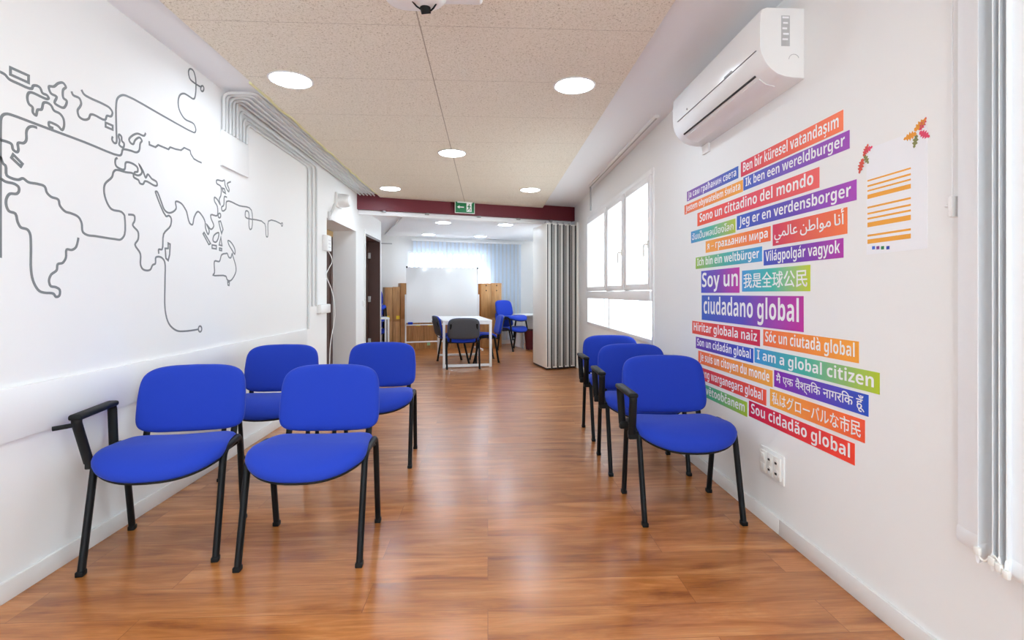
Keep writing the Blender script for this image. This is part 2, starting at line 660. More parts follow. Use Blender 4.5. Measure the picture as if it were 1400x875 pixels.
MB().box((BU0 + .06, BV + .07, BZ0 + .06), (BU1 - .06, BV + .076, BZ1 - .06), MB_ROOM).build('window_pane', M['glass'], win, smooth=False)

# skirtings
s = MB()
for (a, bb) in ((Y0, RY0), (RY1, DY0 - .07)):
    s.box((XL, a, 0), (XL + .014, bb, .08), bev=.003)
struct(s.build('baseboard_left', M['trim']))
s = MB()
a = Y0
for bb in (0.25, 2.44, 4.6, 6.9, Y1):
    s.box((XR - .014, a, 0), (XR, bb - .002, .08), bev=.003)
    a = bb
struct(s.build('baseboard_right', M['trim']))
s = MB().box((-2.3, BV - .014, 0), (4.4, BV, .08), MB_ROOM)
struct(s.build('baseboard_back', M['trim']))
# bumper board along the left wall
s = MB().box((XL, Y0, .62), (XL + .018, 5.30, .83), bev=.004)
struct(s.build('trim_1', M['rail']))
# slim line under the back ceiling, left
s = MB().box((-2.2, BV - .02, 2.28), (0.95, BV, 2.30), MB_ROOM)
struct(s.build('trim_2', M['grey_plastic'], smooth=False))

# red beam
s = MB().box((0.0, 0.0, 2.412), (3.50, 0.20, ZC), MB_ROOM)
struct(s.build('trim_3', M['beam'], smooth=False))

# recess door (brown) with raw timber lintel
d = thing('door_1', 'dark brown door inside the wall recess', 'door')
d['kind'] = 'structure'
k = MB()
k.box((-2.24, RY0 + .02, 0), (-2.205, RY0 + .10, 2.0))
k.box((-2.24, RY1 - .10, 0), (-2.205, RY1 - .005, 2.0))
k.build('door_frame', M['door_brown'], d, smooth=False)
MB().box((-2.24, RY0 + .10, 0.005), (-2.215, RY1 - .10, 2.0)).build('door_leaf', M['door_brown'], d, smooth=False)
MB().box((-2.24, RY0 + .02, 2.0), (-2.20, RY1 - .005, RZ - .01)).build('lintel', M['raw_wood'], d, smooth=False)

# back-room door: white casing, brown jambs, leaf swung open into the side room
d = thing('door_2', 'dark brown door standing open in the left wall behind the beam', 'door')
d['kind'] = 'structure'
k = MB()
k.box((XL, DY0 - .05, 0), (XL + .012, DY0, DZ + .05))
k.box((XL, DY1, 0), (XL + .012, DY1 + .05, DZ + .05))
k.box((XL, DY0, DZ), (XL + .012, DY1, DZ + .05))
k.build('casing', M['trim'], d, smooth=False)
k = MB()
k.box((XL - WT, DY1 - .035, 0), (XL + .006, DY1, DZ))
k.box((XL - WT, DY0, 0), (XL + .006, DY0 + .035, DZ))
k.box((XL - WT, DY0 + .035, DZ - .035), (XL + .006, DY1 - .035, DZ))
k.build('jamb', M['door_brown'], d, smooth=False)
lf = MB().box((-2.98, DY1 - .085, .01), (XL - WT + .03, DY1 - .045, DZ - .04), bev=.003).build('door_leaf', M['door_brown'], d)
for z in (.32, 1.05, 1.80):
    k = MB().box((XL - WT + .03, DY1 - .08, z), (XL - WT + .075, DY1 - .034, z + .10), bev=.004)
    k.build('hinge', M['steel'], d)
k = MB().cyl((-2.90, DY1 - .086, 1.02), (-2.90, DY1 - .13, 1.02), .012)
k.tube([(-2.90, DY1 - .13, 1.02), (-2.80, DY1 - .13, 1.02)], .009)
k.build('door_handle', M['steel'], d)

# ------------------------------------------------------------------ big window on the right
win = thing('window_1', 'tall white window of three lights in the right wall', 'window')
win['kind'] = 'structure'
y0, y1, z0, z1 = WIN['y0'], WIN['y1'], WIN['z0'], WIN['z1']
xa, xb = XR - .012, XR + .07
k = MB()
TR0, TR1 = 1.13, 1.225
k.box((xa, y0, z0), (xb, y0 + .045, z1), bev=.004)
k.box((xa, y1 - .045, z0), (xb, y1, z1), bev=.004)
k.box((xa, y0 + .045, z1 - .05), (xb, y1 - .045, z1), bev=.004)
k.box((xa, y0 + .045, z0), (xb, y1 - .045, z0 + .04), bev=.004)
k.box((xa - .02, y0 + .045, TR0), (xb, y1 - .045, TR1), bev=.006)
for yy in (5.25, 6.06):
    k.box((xa, yy - .03, TR1), (xb, yy + .03, z1 - .05), bev=.004)
k.box((xa + .02, 6.03, z0 + .04), (xb, 6.08, TR0), bev=.004)
k.build('window_frame', M['white_metal'], win)
bounds = [(y0 + .045, 5.22), (5.28, 6.03), (6.09, y1 - .045)]
for i, (a, bb) in enumerate(bounds):
    k = MB()
    sx0, sx1 = xa - .016, xb - .03
    za, zb = TR1 + .004, z1 - .054
    a2, b2 = a + .003, bb - .003
    wd = .06
    k.box((sx0, a2, za), (sx1, a2 + wd, zb), bev=.005)
    k.box((sx0, b2 - wd, za), (sx1, b2, zb), bev=.005)
    k.box((sx0, a2 + wd, za), (sx1, b2 - wd, za + wd), bev=.005)
    k.box((sx0, a2 + wd, zb - wd), (sx1, b2 - wd, zb), bev=.005)
    sash = k.build('sash', M['white_metal'], win)
    MB().box((xa + .015, a2 + wd, za + wd), (xa + .021, b2 - wd, zb - wd)).build('window_pane', M['glass'], sash, smooth=False)
    if i < 2:
        hy = a2 + .03
        k = MB().box((sx0 - .012, hy - .014, 1.60), (sx0, hy + .014, 1.67), bev=.004)
        k.tube(arc_path([(sx0 - .012, hy, 1.635), (sx0 - .045, hy, 1.635), (sx0 - .045, hy, 1.52)], .02), .009, 8)
        k.build('handle', M['cream_plastic'], sash)
for (a, bb) in ((y0 + .045, 6.03), (6.08, y1 - .045)):
    MB().box((xa + .04, a, z0 + .04), (xa + .046, bb, TR0)).build('window_pane', M['glass'], win, smooth=False)

win = thing('window_2', 'near window of the right wall behind the bundled blind', 'window')
win['kind'] = 'structure'
y0, y1 = WN['y0'], WN['y1']
k = MB()
for (a, bb, c0, c1) in ((y0, y0 + .06, z0, z1), (y1 - .06, y1, z0, z1), (y0 + .06, y1 - .06, z0, z0 + .06), (y0 + .06, y1 - .06, z1 - .06, z1), (-.2, -.14, z0 + .06, z1 - .06)):
    k.box((xa, a, c0), (xb, bb, c1), bev=.004)
k.build('window_frame', M['white_metal'], win)
MB().box((xa + .03, y0 + .06, z0 + .06), (xa + .036, y1 - .06, z1 - .06)).build('window_pane', M['glass'], win, smooth=False)

win = thing('added_window_5', 'unseen side window behind the folded partition, added to daylight the back room', 'window')  # unseen window, added to brighten the back room
win['kind'] = 'structure'
k = MB()
for (a, bb, c0, c1) in ((9.3, 9.36, 1.0, 2.3), (10.94, 11.0, 1.0, 2.3), (9.36, 10.94, 1.0, 1.06), (9.36, 10.94, 2.24, 2.3), (10.12, 10.18, 1.06, 2.24)):
    k.box((xa, a, c0), (xb, bb, c1), bev=.004)
k.build('window_frame', M['white_metal'], win)
MB().box((xa + .03, 9.36, 1.06), (xa + .036, 10.94, 2.24)).build('window_pane', M['glass'], win, smooth=False)

# ------------------------------------------------------------------ outside: pale street front
k = MB().box((XR + WT + .02, -12, -3.4), (14, 48, -3.2))
struct(k.build('floor_street', mat('pale_paving', (0.62, 0.62, 0.62), .8), smooth=False))
bl = thing('street_building', 'pale building across the street seen through the tall window', 'building', (0, 0, 0))
MB().box((8.2, -6, -3.2), (11, 46, 2.3)).build('facade', mat('pale_render', (0.80, 0.82, 0.84), .8), bl, smooth=False)
pb = mat('pale_blue_shutter', (0.12, 0.17, 0.19), .5)
fm = mat('pale_window_frame', (0.85, 0.86, 0.87), .5)
for i in range(14):
    yy = 4.5 + i * 3.0
    wf = MB().box((8.12, yy, -.9), (8.2, yy + 1.3, .9)).build('window_surround', fm, bl, smooth=False)
    MB().box((8.09, yy + .12, -.8), (8.12, yy + 1.18, .8)).build('shutter', pb, wf, smooth=False)

# ------------------------------------------------------------------ chairs
def superellipse(n, ax, ay_f, ay_b, ef, eb, narrow):
    out = []
    for k in range(n):
        t = 2 * math.pi * k / n
        c, s = math.cos(t), math.sin(t)
        e = eb if s > 0 else ef
        x = ax * math.copysign(abs(c) ** (2 / e), c)
        y = (ay_b if s > 0 else ay_f) * math.copysign(abs(s) ** (2 / e), s)
        if y > 0:
            x *= 1 - narrow * (y / ay_b)
        out.append((x, y))
    return out


def seat_curve(x, y):
    z = 0.0
    if y < -.08:
        z -= 0.9 * (-.08 - y) ** 2 + 0.10 * (-.08 - y)
    z -= 0.06 * max(0, y)
    z += 0.22 * x * x
    return z


def cushion(mb, layers, outline, curve, base):
    rings = []
    for (sc, dz) in layers:
        rings.append([Vector((x * sc, y * sc, base + dz + curve(x * sc, y * sc))) for x, y in outline])
    mb.loft(rings)


def make_chair(arm=False, tab=False):
    root = thing('visitor_chair', '', 'chair', group='blue visitor chairs with black frames')
    out = []
    for xx, yy in superellipse(64, .284, .262, .205, 2.6, 5.5, 0):
        f_ = 1.0 if yy < -.15 else 1.0 - 0.095 * min(1, (yy + .15) / .17) - .02 * max(0, yy / .2)
        out.append((xx * f_, yy))
    k = MB()
    cushion(k, [(.955, -.020), (.985, -.014), (1.0, -.002), (1.0, .010), (.985, .022), (.95, .032), (.88, .040), (.75, .045), (.5, .047), (.2, .0475)], out, seat_curve, .449)
    k.build('seat', M['blue'], root, angle=80)
    k = MB()
    cushion(k, [(.90, -.034), (.955, -.030), (.975, -.0215), (.97, -.019)], out, seat_curve, .449)
    k.build('seat_shell', M['black_plastic'], root)
    # backrest: x across, z up, slightly hollow and leaning back
    bo = []
    for q in range(72):
        t = 2 * math.pi * q / 72
        c, s = math.cos(t), math.sin(t)
        e = 5.0 if s > 0 else 6.5
        xx = .257 * math.copysign(abs(c) ** (2 / e), c)
        zz = .160 * math.copysign(abs(s) ** (2 / e), s)
        if s > 0:
            xx *= 1 - .045 * (zz / .160)
            zz += .012 * (1 - (xx / .25) ** 2)
        else:
            zz -= .010 * (1 - (xx / .257) ** 2)
        bo.append((xx, zz))

    def back_pt(x, z, d):
        y = -.30 * x * x + d
        p = Vector((x, .245 + y + (z + .160) * .20, .645 + z))
        return p

    def back(layers):
        kk = MB()
        kk.loft([[back_pt(x * sc, z * sc, d) for x, z in bo] for sc, d in layers])
        return kk
    back([(.5, -.022), (.8, -.021), (.92, -.017), (.97, -.010), (.995, .000), (1.0, .012), (.98, .022)]).build('backrest', M['blue'], root, angle=80)
    back([(.985, .021), (.985, .028), (.95, .036), (.8, .041), (.4, .042)]).build('back_shell', M['shell'], root, angle=80)
    for sx in (-1, 1):
        k = MB()
        pth = arc_path([(sx * .258, -.215, .012), (sx * .260, -.105, .468), (sx * .260, .140, .468), (sx * .258, .215, .012)], .055, 7)
        k.tube(pth, (.0145, .0175), 12, up=(1, 0, 0))
        fr = k.build('side_frame', M['black'], root, angle=60)
        for yy in (-.2165, .2165):
            kk = MB().box((sx * .258 - .0155, yy - .0182, 0), (sx * .258 + .0155, yy + .0182, .022), bev=.004)
            kk.build('foot_cap', M['black_plastic'], fr)
        # post carrying the backrest
        k = MB()
        k.tube(arc_path([(sx * .205, .02, .413), (sx * .205, .225, .420), (sx * .205, .325, .72)], .05, 6), (.016, .006), 8, up=(1, 0, 0))
        k.build('back_post', M['black'], root, angle=60)
    for yy in (-.09, .11):
        k = MB().tube([(-.260, yy, .445), (-.215, yy, .412), (.215, yy, .412), (.260, yy, .445)], .011, 8)
        k.build('crossbar', M['black'], root, angle=60)
    if arm:
        k = MB()
        X = -.290 if tab else -.312
        pth = arc_path([(X + .012, -.120, .45), (X, -.195, .664), (X, .095, .672), (X + .012, .085, .455)], [.03, .04], 6)
        k.tube(pth, (.021, .013), 12, up=(1, 0, 0))
        k.box((X - .026, -.205, .655), (X + .026, .11, .681), bev=.011, seg=3)
        ar = k.build('armrest', M['black_plastic'], root, angle=50)
        for yy, zz in ((-.105, .45), (.085, .455)):
            MB().box((X - .004, yy - .02, zz - .03), (-.262, yy + .02, zz + .012), bev=.005).build('arm_bracket', M['black_plastic'], ar)
        if tab:
            MB().tube([(X - .005, -.185, .635), (X - .075, -.21, .628)], .010, 10).build('tablet_pivot', M['black_plastic'], ar)
    return root


plain = make_chair()
armed = make_chair(arm=True)
pivot = make_chair(arm=True, tab=True)
used = set()


def put(proto, x, y, deg, label, z=0.0, group=None):
    if proto.name not in used:
        used.add(proto.name)
        o = proto
    else:
        o = copy_tree(proto)
    o.location = (x, y, z)
    o.rotation_euler = (0, 0, math.radians(deg))
    o['label'] = label
    if group:
        o['group'] = group
    return o


GL = 'blue visitor chairs along the mural wall'
GR = 'blue armchairs along the slogan wall'
put(pivot, -1.513, 2.49, 10.5, 'blue chair with one black armrest and a writing-tablet pivot beside the mural wall', group=GL)
put(plain, -.828, 2.457, 1.5, 'blue armless chair at the front, beside the one with a black armrest', group=GL)
put(plain, -1.485, 3.56, 8.5, 'blue armless chair close to the mural wall, behind the two front chairs', group=GL)
put(plain, -.805, 3.70, 3.2, 'blue armless chair in the second row on the aisle, clear of the mural wall', group=GL)
put(armed, 1.070, 2.775, -1.0, 'blue chair with a black armrest beside the wall socket, frontmost of the slogan wall row', group=GR)
put(armed, 1.073, 3.49, -2.0, 'blue chair with a black armrest, middle one of three along the slogan wall', group=GR)
put(armed, 1.115, 4.275, 0.0, 'blue chair with a black armrest under the window, rearmost of the slogan wall row', group=GR)
PD = math.degrees(PHI)
GT = 'blue chairs round the white table'
put(plain, -.42, 8.22, 180 + 9, 'blue chair at the near end of the white table, its dark back towards the room', group=GT)
put(plain, -.605, 8.80, 90 + PD, 'blue chair on the door side of the white table, turned sideways', group=GT)
put(plain, -.07, 8.95, -90 + PD - 8, 'blue chair on the partition side of the white table, turned sideways', group=GT)
GS = 'spare blue chairs stacked at the back'
put(plain, .54, 10.68, 46, 'spare blue chair under another one beside the right wooden cabinet', group=GS)
put(plain, .54, 10.68, 46, 'spare blue chair on top of its stack beside the right wooden cabinet', z=.235, group=GS)
for i, lb in enumerate(('lowest blue chair of the stack half hidden behind the open brown door wall',
                        'middle blue chair of the stack half hidden behind the open brown door wall',
                        'topmost blue chair of the stack half hidden behind the open brown door wall')):
    put(plain, -2.30, 10.12, 20, lb, z=.235 * i, group=GS)

# ------------------------------------------------------------------ world map drawn on the left wall
TA = lambda p: (p[0] * .148571, 70 + p[1] * .148571)
TB = lambda p: (90 + p[0] * .148571, 90 + p[1] * .148571)
TC = lambda p: (130 + p[0] * .148571, 170 + p[1] * .148571)
TD = lambda p: (p[0] * .148571, 180 + p[1] * .148571)
TE = lambda p: (p[0] * .148571, 290 + p[1] * .148571)
TF = lambda p: (130 + p[0] * .20576, 280 + p[1] * .20576)
TG = lambda p: (190 + p[0] * .182724, 80 + p[1] * .182724)
T_H = lambda p: (230 + p[0] * .194286, 230 + p[1] * .194286)


def seq(*chunks):
    out = []
    for fn, pts in chunks:
        out += [fn(p) for p in pts]
    return out


def ring_pts(fn, cx, cy, rx, ry, n=12):
    return [fn((cx + rx * math.cos(2 * math.pi * i / n), cy + ry * math.sin(2 * math.pi * i / n))) for i in range(n)]


strokes = [
    ('island_outline', True, False, seq((TA, [(95, 150), (262, 225), (262, 290), (95, 215)]))),
    ('coastline', False, True, seq((TA, [(0, 190), (45, 215), (80, 255), (160, 295), (290, 345), (305, 318), (345, 320), (370, 340), (390, 385), (430, 405), (447, 430), (432, 440), (390, 425), (290, 380), (262, 385), (250, 430), (265, 485), (298, 515), (302, 565), (330, 590), (345, 540), (382, 535), (400, 475), (435, 475), (470, 500), (495, 545), (550, 575), (582, 620), (588, 690), (570, 725), (535, 690), (500, 670), (450, 655), (452, 690), (490, 708)]))),
    ('island_outline', True, True, seq((TA, [(450, 325), (495, 325), (535, 295), (580, 292), (605, 330), (580, 355), (582, 430), (612, 455), (610, 485), (585, 520), (540, 505), (502, 475), (520, 420), (470, 390), (452, 355)]))),
    ('coastline', False, True, seq((TB, [(52, 235), (65, 268), (125, 300), (140, 345), (130, 375), (108, 410), (120, 465), (165, 495), (210, 485), (225, 450), (255, 450), (360, 497), (378, 460), (415, 465), (428, 430), (405, 390), (340, 350), (220, 295), (165, 260), (143, 220)]))),
    ('island_outline', True, False, seq((TB, [(365, 522), (430, 550), (430, 588), (365, 560)]))),
    ('route_line', False, True, seq((TE, [(3, 420), (3, 200)]), (TD, [(3, 400)]), (TA, [(4, 680), (10, 612), (30, 584), (65, 577), (110, 588), (330, 670)]), (TB, [(170, 702), (490, 825), (510, 815), (522, 772)]), (TC, [(270, 230), (330, 243), (380, 258), (405, 240), (415, 175), (430, 150), (410, 122), (385, 130), (365, 150), (350, 182), (325, 170), (312, 140), (340, 105), (390, 85), (450, 105), (465, 80)]))),
    ('route_line', False, True, seq((TB, [(430, 650), (425, 680), (445, 710), (465, 705), (464, 600), (463, 350), (475, 300), (510, 272), (555, 275), (875, 450)]), (TG, [(305, 500), (390, 545), (418, 553), (425, 530), (410, 490), (340, 450), (300, 380), (293, 320), (305, 275), (335, 262), (370, 280), (410, 302), (422, 270), (423, 150), (405, 90), (380, 78), (370, 100), (380, 150), (420, 187), (462, 213)]))),
    ('end_ring', True, True, ring_pts(TG, 473, 225, 12, 21)),
    ('island_outline', True, True, seq((TB, [(490, 632), (510, 650), (515, 690), (535, 715), (528, 752), (490, 725), (495, 690), (485, 650)]))),
    ('coastline', False, False, seq((TC, [(497, 155), (500, 188), (555, 210), (580, 190), (675, 230), (690, 210), (740, 228), (790, 238), (820, 215)]), (TG, [(382, 688), (388, 715), (410, 750), (440, 768), (468, 780)]))),
    ('coastline', False, True, seq((TC, [(205, 310), (188, 320), (187, 370), (205, 395), (270, 415), (280, 355), (300, 348), (360, 370), (390, 400), (390, 435), (365, 440), (360, 455), (395, 470), (425, 455), (430, 430), (405, 370), (440, 430), (465, 490), (485, 460), (520, 500), (565, 530), (570, 560), (550, 565), (460, 522), (440, 550), (410, 540), (400, 515), (355, 485), (350, 455), (280, 440), (190, 420), (168, 440), (155, 485), (90, 550), (82, 620), (105, 710), (150, 780), (240, 805), (268, 835)]), (TF, [(196, 80), (196, 195), (170, 230), (130, 228), (0, 208)]), (TE, [(800, 210), (760, 180), (750, 100), (720, 45), (650, 10)]), (TD, [(600, 735), (550, 680), (535, 625), (470, 600), (430, 560), (410, 505), (340, 480), (260, 465), (210, 430), (170, 442), (110, 430), (60, 400), (50, 315), (25, 290), (3, 225)]))),
    ('coastline', False, True, seq((TD, [(0, 75), (60, 92), (105, 115), (120, 165), (155, 188), (168, 170), (165, 105), (215, 105), (240, 80)]), (TA, [(243, 735), (265, 700), (300, 692), (340, 705)]))),
    ('island_outline', True, False, seq((TD, [(120, 210), (205, 295), (190, 320), (105, 240)]))),
    ('coastline', False, True, seq((TD, [(5, 430), (50, 460), (130, 480), (170, 510), (172, 550), (150, 572), (90, 572), (60, 610), (55, 670), (80, 730), (140, 755), (158, 820)]), (TE, [(165, 100), (190, 140), (250, 160), (275, 200), (283, 300), (285, 540), (310, 650), (360, 725), (410, 742), (490, 750), (515, 780), (545, 768), (548, 715), (510, 690), (465, 680), (450, 630), (470, 575), (520, 535), (530, 480), (575, 467), (605, 420), (612, 345), (660, 348), (700, 320), (720, 235)]))),
    ('coastline', False, True, seq((TF, [(220, 65), (260, 72), (262, 105), (250, 135), (285, 180), (285, 230), (265, 265), (300, 325), (302, 400), (320, 430), (365, 432), (382, 400), (400, 390), (403, 350), (440, 350), (462, 380), (464, 500), (465, 700), (490, 790), (540, 835), (590, 840), (683, 828)]))),
    ('end_ring', True, True, ring_pts(TF, 697, 825, 11, 19)),
    ('coastline', False, True, seq((TF, [(423, 325), (422, 297), (445, 295), (455, 195), (500, 140), (505, 90), (490, 72), (470, 75)]), (TC, [(560, 640), (555, 620), (570, 620), (600, 690), (640, 790), (685, 815), (745, 775), (740, 712), (795, 730), (840, 800)]), (T_H, [(130, 310), (150, 385), (170, 397), (182, 345), (208, 305), (235, 330), (258, 375), (262, 420), (280, 465), (288, 440), (270, 395), (300, 430), (320, 405), (300, 350), (300, 328), (345, 332), (345, 270), (325, 230), (325, 205), (345, 220), (365, 255), (358, 220), (370, 190), (370, 130), (340, 105), (340, 85), (380, 90), (395, 85), (400, 120), (425, 165), (428, 150), (415, 110), (440, 95)]))),
    ('island_outline', True, False, seq((TF, [(485, 255), (498, 262), (495, 330), (485, 370), (470, 355), (465, 290), (485, 290)]))),
    ('island_outline', True, False, seq((T_H, [(380, 140), (395, 145), (403, 178), (385, 165)]))),
    ('route_line', False, True, seq((T_H, [(412, 205), (395, 200), (390, 260), (375, 275), (380, 300), (405, 285), (410, 234), (500, 264), (585, 295), (588, 420), (575, 430), (568, 410), (565, 310), (545, 302), (542, 340), (555, 352), (680, 392), (690, 480), (700, 480), (705, 372), (795, 393)]))),
    ('end_ring', True, True, ring_pts(T_H, 800, 396, 5, 12)),
    ('island_outline', True, True, ring_pts(T_H, 360, 333, 9, 16, 8)),
    ('island_outline', True, False, seq((T_H, [(355, 375), (368, 372), (385, 430), (375, 460), (362, 410)]))),
    ('island_outline', True, False, seq((T_H, [(252, 452), (297, 530), (285, 537), (245, 462)]))),
    ('island_outline', True, True, seq((T_H, [(335, 460), (355, 455), (352, 490), (335, 520), (315, 510), (318, 480)]))),
    ('island_outline', True, False, seq((T_H, [(370, 485), (378, 545), (358, 540)]))),
    ('island_outline', True, False, seq((T_H, [(308, 540), (338, 545), (338, 568), (308, 563)]))),
    ('island_outline', True, False, seq((T_H, [(360, 562), (376, 565), (376, 580), (360, 577)]))),
    ('island_outline', True, True, seq((T_H, [(420, 510), (440, 520), (468, 570), (468, 605), (445, 570), (425, 535)]))),
    ('island_outline', True, True, seq((T_H, [(405, 600), (375, 610), (360, 655), (325, 655), (325, 735), (315, 752), (405, 760), (415, 785), (440, 790), (475, 730), (475, 690), (455, 620), (450, 600), (440, 630), (425, 625), (415, 600)]))),
    ('island_outline', True, False, seq((T_H, [(418, 800), (430, 802), (428, 825), (420, 822)]))),
]
mural = thing('world_map_mural', 'grey single-line world map drawn across the white wall above the bumper board', 'wall drawing')
for nm, closed, smooth, pts in strokes:
    P = []
    for px, py in pts:
        q = on_x(px, py, XL)
        v = Vector((q.y, q.z))
        if not P or (P[-1] - v).length > .006:
            P.append(v)
    if smooth:
        P = catmull(P, 4, closed)
    n = len(P)
    hw = .0054
    left, right = [], []
    for i in range(n):
        if closed:
            a, c2 = P[i - 1], P[(i + 1) % n]
        else:
            a, c2 = P[max(i - 1, 0)], P[min(i + 1, n - 1)]
        d1 = (P[i] - a).normalized() if (P[i] - a).length > 1e-6 else (c2 - P[i]).normalized()
        d2 = (c2 - P[i]).normalized() if (c2 - P[i]).length > 1e-6 else d1
        t = d1 + d2
        if t.length < .3:
            t = d2
        t.normalize()
        nn = Vector((-t.y, t.x))
        co = max(.5, nn.dot(Vector((-d2.y, d2.x))))
        left.append(P[i] + nn * hw / co)
        right.append(P[i] - nn * hw / co)
    if closed:
        left.append(left[0]); right.append(right[0])
    k = MB()
    k.loft([[Vector((XL, l.x, l.y)), Vector((XL + .0012, l.x, l.y)), Vector((XL + .0012, r.x, r.y)), Vector((XL, r.x, r.y))] for l, r in zip(left, right)], not closed, not closed)
    k.build(nm, M['line'], mural, smooth=False)

# ------------------------------------------------------------------ slogan strips on the right wall
def gradient(name, cols):
    m = mat(name, '#ffffff', .5)
    b = m.node_tree.nodes['Principled BSDF']
    tc = N(m, 'ShaderNodeTexCoord')
    sp = N(m, 'ShaderNodeSeparateXYZ')
    inv = N(m, 'ShaderNodeMath', operation='SUBTRACT')
    inv.inputs[0].default_value = 1.0
    rp = N(m, 'ShaderNodeValToRGB')
    e = rp.color_ramp.elements
    e[0].position, e[0].color = 0.0, lin(cols[0])
    e[1].position, e[1].color = 1.0, lin(cols[-1])
    for i in range(1, len(cols) - 1):
        q = e.new(i / (len(cols) - 1))
        q.color = lin(cols[i])
    L(m, tc.outputs['Generated'], sp.inputs[0])
    L(m, sp.outputs[1], inv.inputs[1])
    L(m, inv.outputs[0], rp.inputs[0])
    L(m, rp.outputs[0], b.inputs['Base Color'])
    return m


def text_mesh(body):
    """flat outline of a string: (points, faces)"""
    cu = bpy.data.curves.new('letters', 'FONT')
    cu.body = body
    cu.resolution_u = 3
    t = bpy.data.objects.new('letters', cu)
    COL.objects.link(t)
    bpy.context.view_layer.update()
    me = bpy.data.meshes.new_from_object(t.evaluated_get(bpy.context.evaluated_depsgraph_get()))
    P = [(v.co.x, v.co.y) for v in me.vertices]
    Fc = [tuple(p.vertices) for p in me.polygons]
    bpy.data.objects.remove(t)
    bpy.data.curves.remove(cu)
    bpy.data.meshes.remove(me)
    return P, Fc


def bold(ch):
    if 'a' <= ch <= 'z':
        return chr(0x1D5EE + ord(ch) - 97)
    if 'A' <= ch <= 'Z':
        return chr(0x1D5D4 + ord(ch) - 65)
    return ch


ACC = {'ü': ('u', 'uml'), 'ş': ('s', 'ced'), 'ś': ('s', 'acu'), 'ó': ('o', 'acu'), 'à': ('a', 'gra'), 'á': ('a', 'acu'), 'ã': ('a', 'til'), 'č': ('c', 'car'), 'ě': ('e', 'car'), 'ı': ('i', 'cut')}
# Cyrillic letters drawn from the bold Latin ones: (source, height factor, mirrored, extra)
CYR = {'а': ('a', 1, 0), 'о': ('o', 1, 0), 'е': ('e', 1, 0), 'с': ('c', 1, 0), 'р': ('p', 1, 0), 'Ј': ('J', 1, 0), 'м': ('M', .76, 0), 'в': ('B', .76, 0), 'т': ('T', .76, 0),
       'н': ('H', .76, 0), 'и': ('N', .76, 1), 'я': ('R', .76, 1), 'г': (chr(0x1D758), .76, 0), 'д': (chr(0x1D759), .76, 0), 'ж': ('X', .76, 2), 'ђ': ('h', 1, 3)}
GC_ = {}


def glyph(ch):
    if ch in GC_:
        return GC_[ch]
    fy, mir, acc = 1.0, 0, None
    src = ch
    if ch in ACC:
        src, acc = ACC[ch]
    elif ch in CYR:
        src, fy, mir = CYR[ch]
    g = bold(src)
    P, Fc = text_mesh(g)
    hx = max(x for x, y in text_mesh(bold('H'))[0])
    adv = max(x for x, y in text_mesh(g + bold('H'))[0]) - hx
    fx = 1.0 if fy == 1 else .80
    P = [(x * fx, y * fy) for x, y in P]
    adv *= fx
    if mir == 1:
        P = [(adv - x, y) for x, y in P]
    cx = (min(x for x, y in P) + max(x for x, y in P)) / 2

    def add(poly):
        n = len(P)
        P.extend(poly)
        Fc.append(tuple(range(n, n + len(poly))))
    if mir == 2:
        add([(cx - .055, 0), (cx + .055, 0), (cx + .055, .54), (cx - .055, .54)])
    if mir == 3:
        x0 = min(x for x, y in P)
        add([(x0 - .07, .60), (x0 + .30, .60), (x0 + .30, .67), (x0 - .07, .67)])
    if acc == 'uml':
        for d in (-.125, .125):
            add([(cx + d + .07 * math.cos(a * math.pi / 4), .68 + .07 * math.sin(a * math.pi / 4)) for a in range(8)])
    elif acc == 'acu':
        add([(cx - .05, .60), (cx + .05, .60), (cx + .19, .77), (cx + .04, .77)])
    elif acc == 'gra':
        add([(cx - .05, .60), (cx + .05, .60), (cx - .04, .77), (cx - .19, .77)])
    elif acc == 'car':
        add([(cx - .19, .77), (cx - .07, .60), (cx, .60), (cx, .70), (cx - .09, .77)])
        add([(cx, .60), (cx + .07, .60), (cx + .19, .77), (cx + .09, .77), (cx, .70)])
    elif acc == 'til':
        add([(cx - .20, .61), (cx - .12, .61), (cx - .08, .66), (cx - .08, .75), (cx - .16, .72)])
        add([(cx - .08, .66), (cx + .06, .60), (cx + .06, .69), (cx - .08, .75)])
        add([(cx + .06, .60), (cx + .16, .63), (cx + .20, .74), (cx + .12, .74), (cx + .06, .69)])
    elif acc == 'ced':
        add([(cx - .03, .02), (cx + .05, .02), (cx + .05, -.06), (cx - .01, -.05)])
        add([(cx + .05, -.06), (cx + .13, -.13), (cx + .04, -.23), (cx - .11, -.22), (cx - .10, -.16), (cx + .02, -.15)])
    elif acc == 'cut':
        Fc = [f for f in Fc if max(P[i][1] for i in f) < .60]
    GC_[ch] = (P, Fc, adv)
    return GC_[ch]


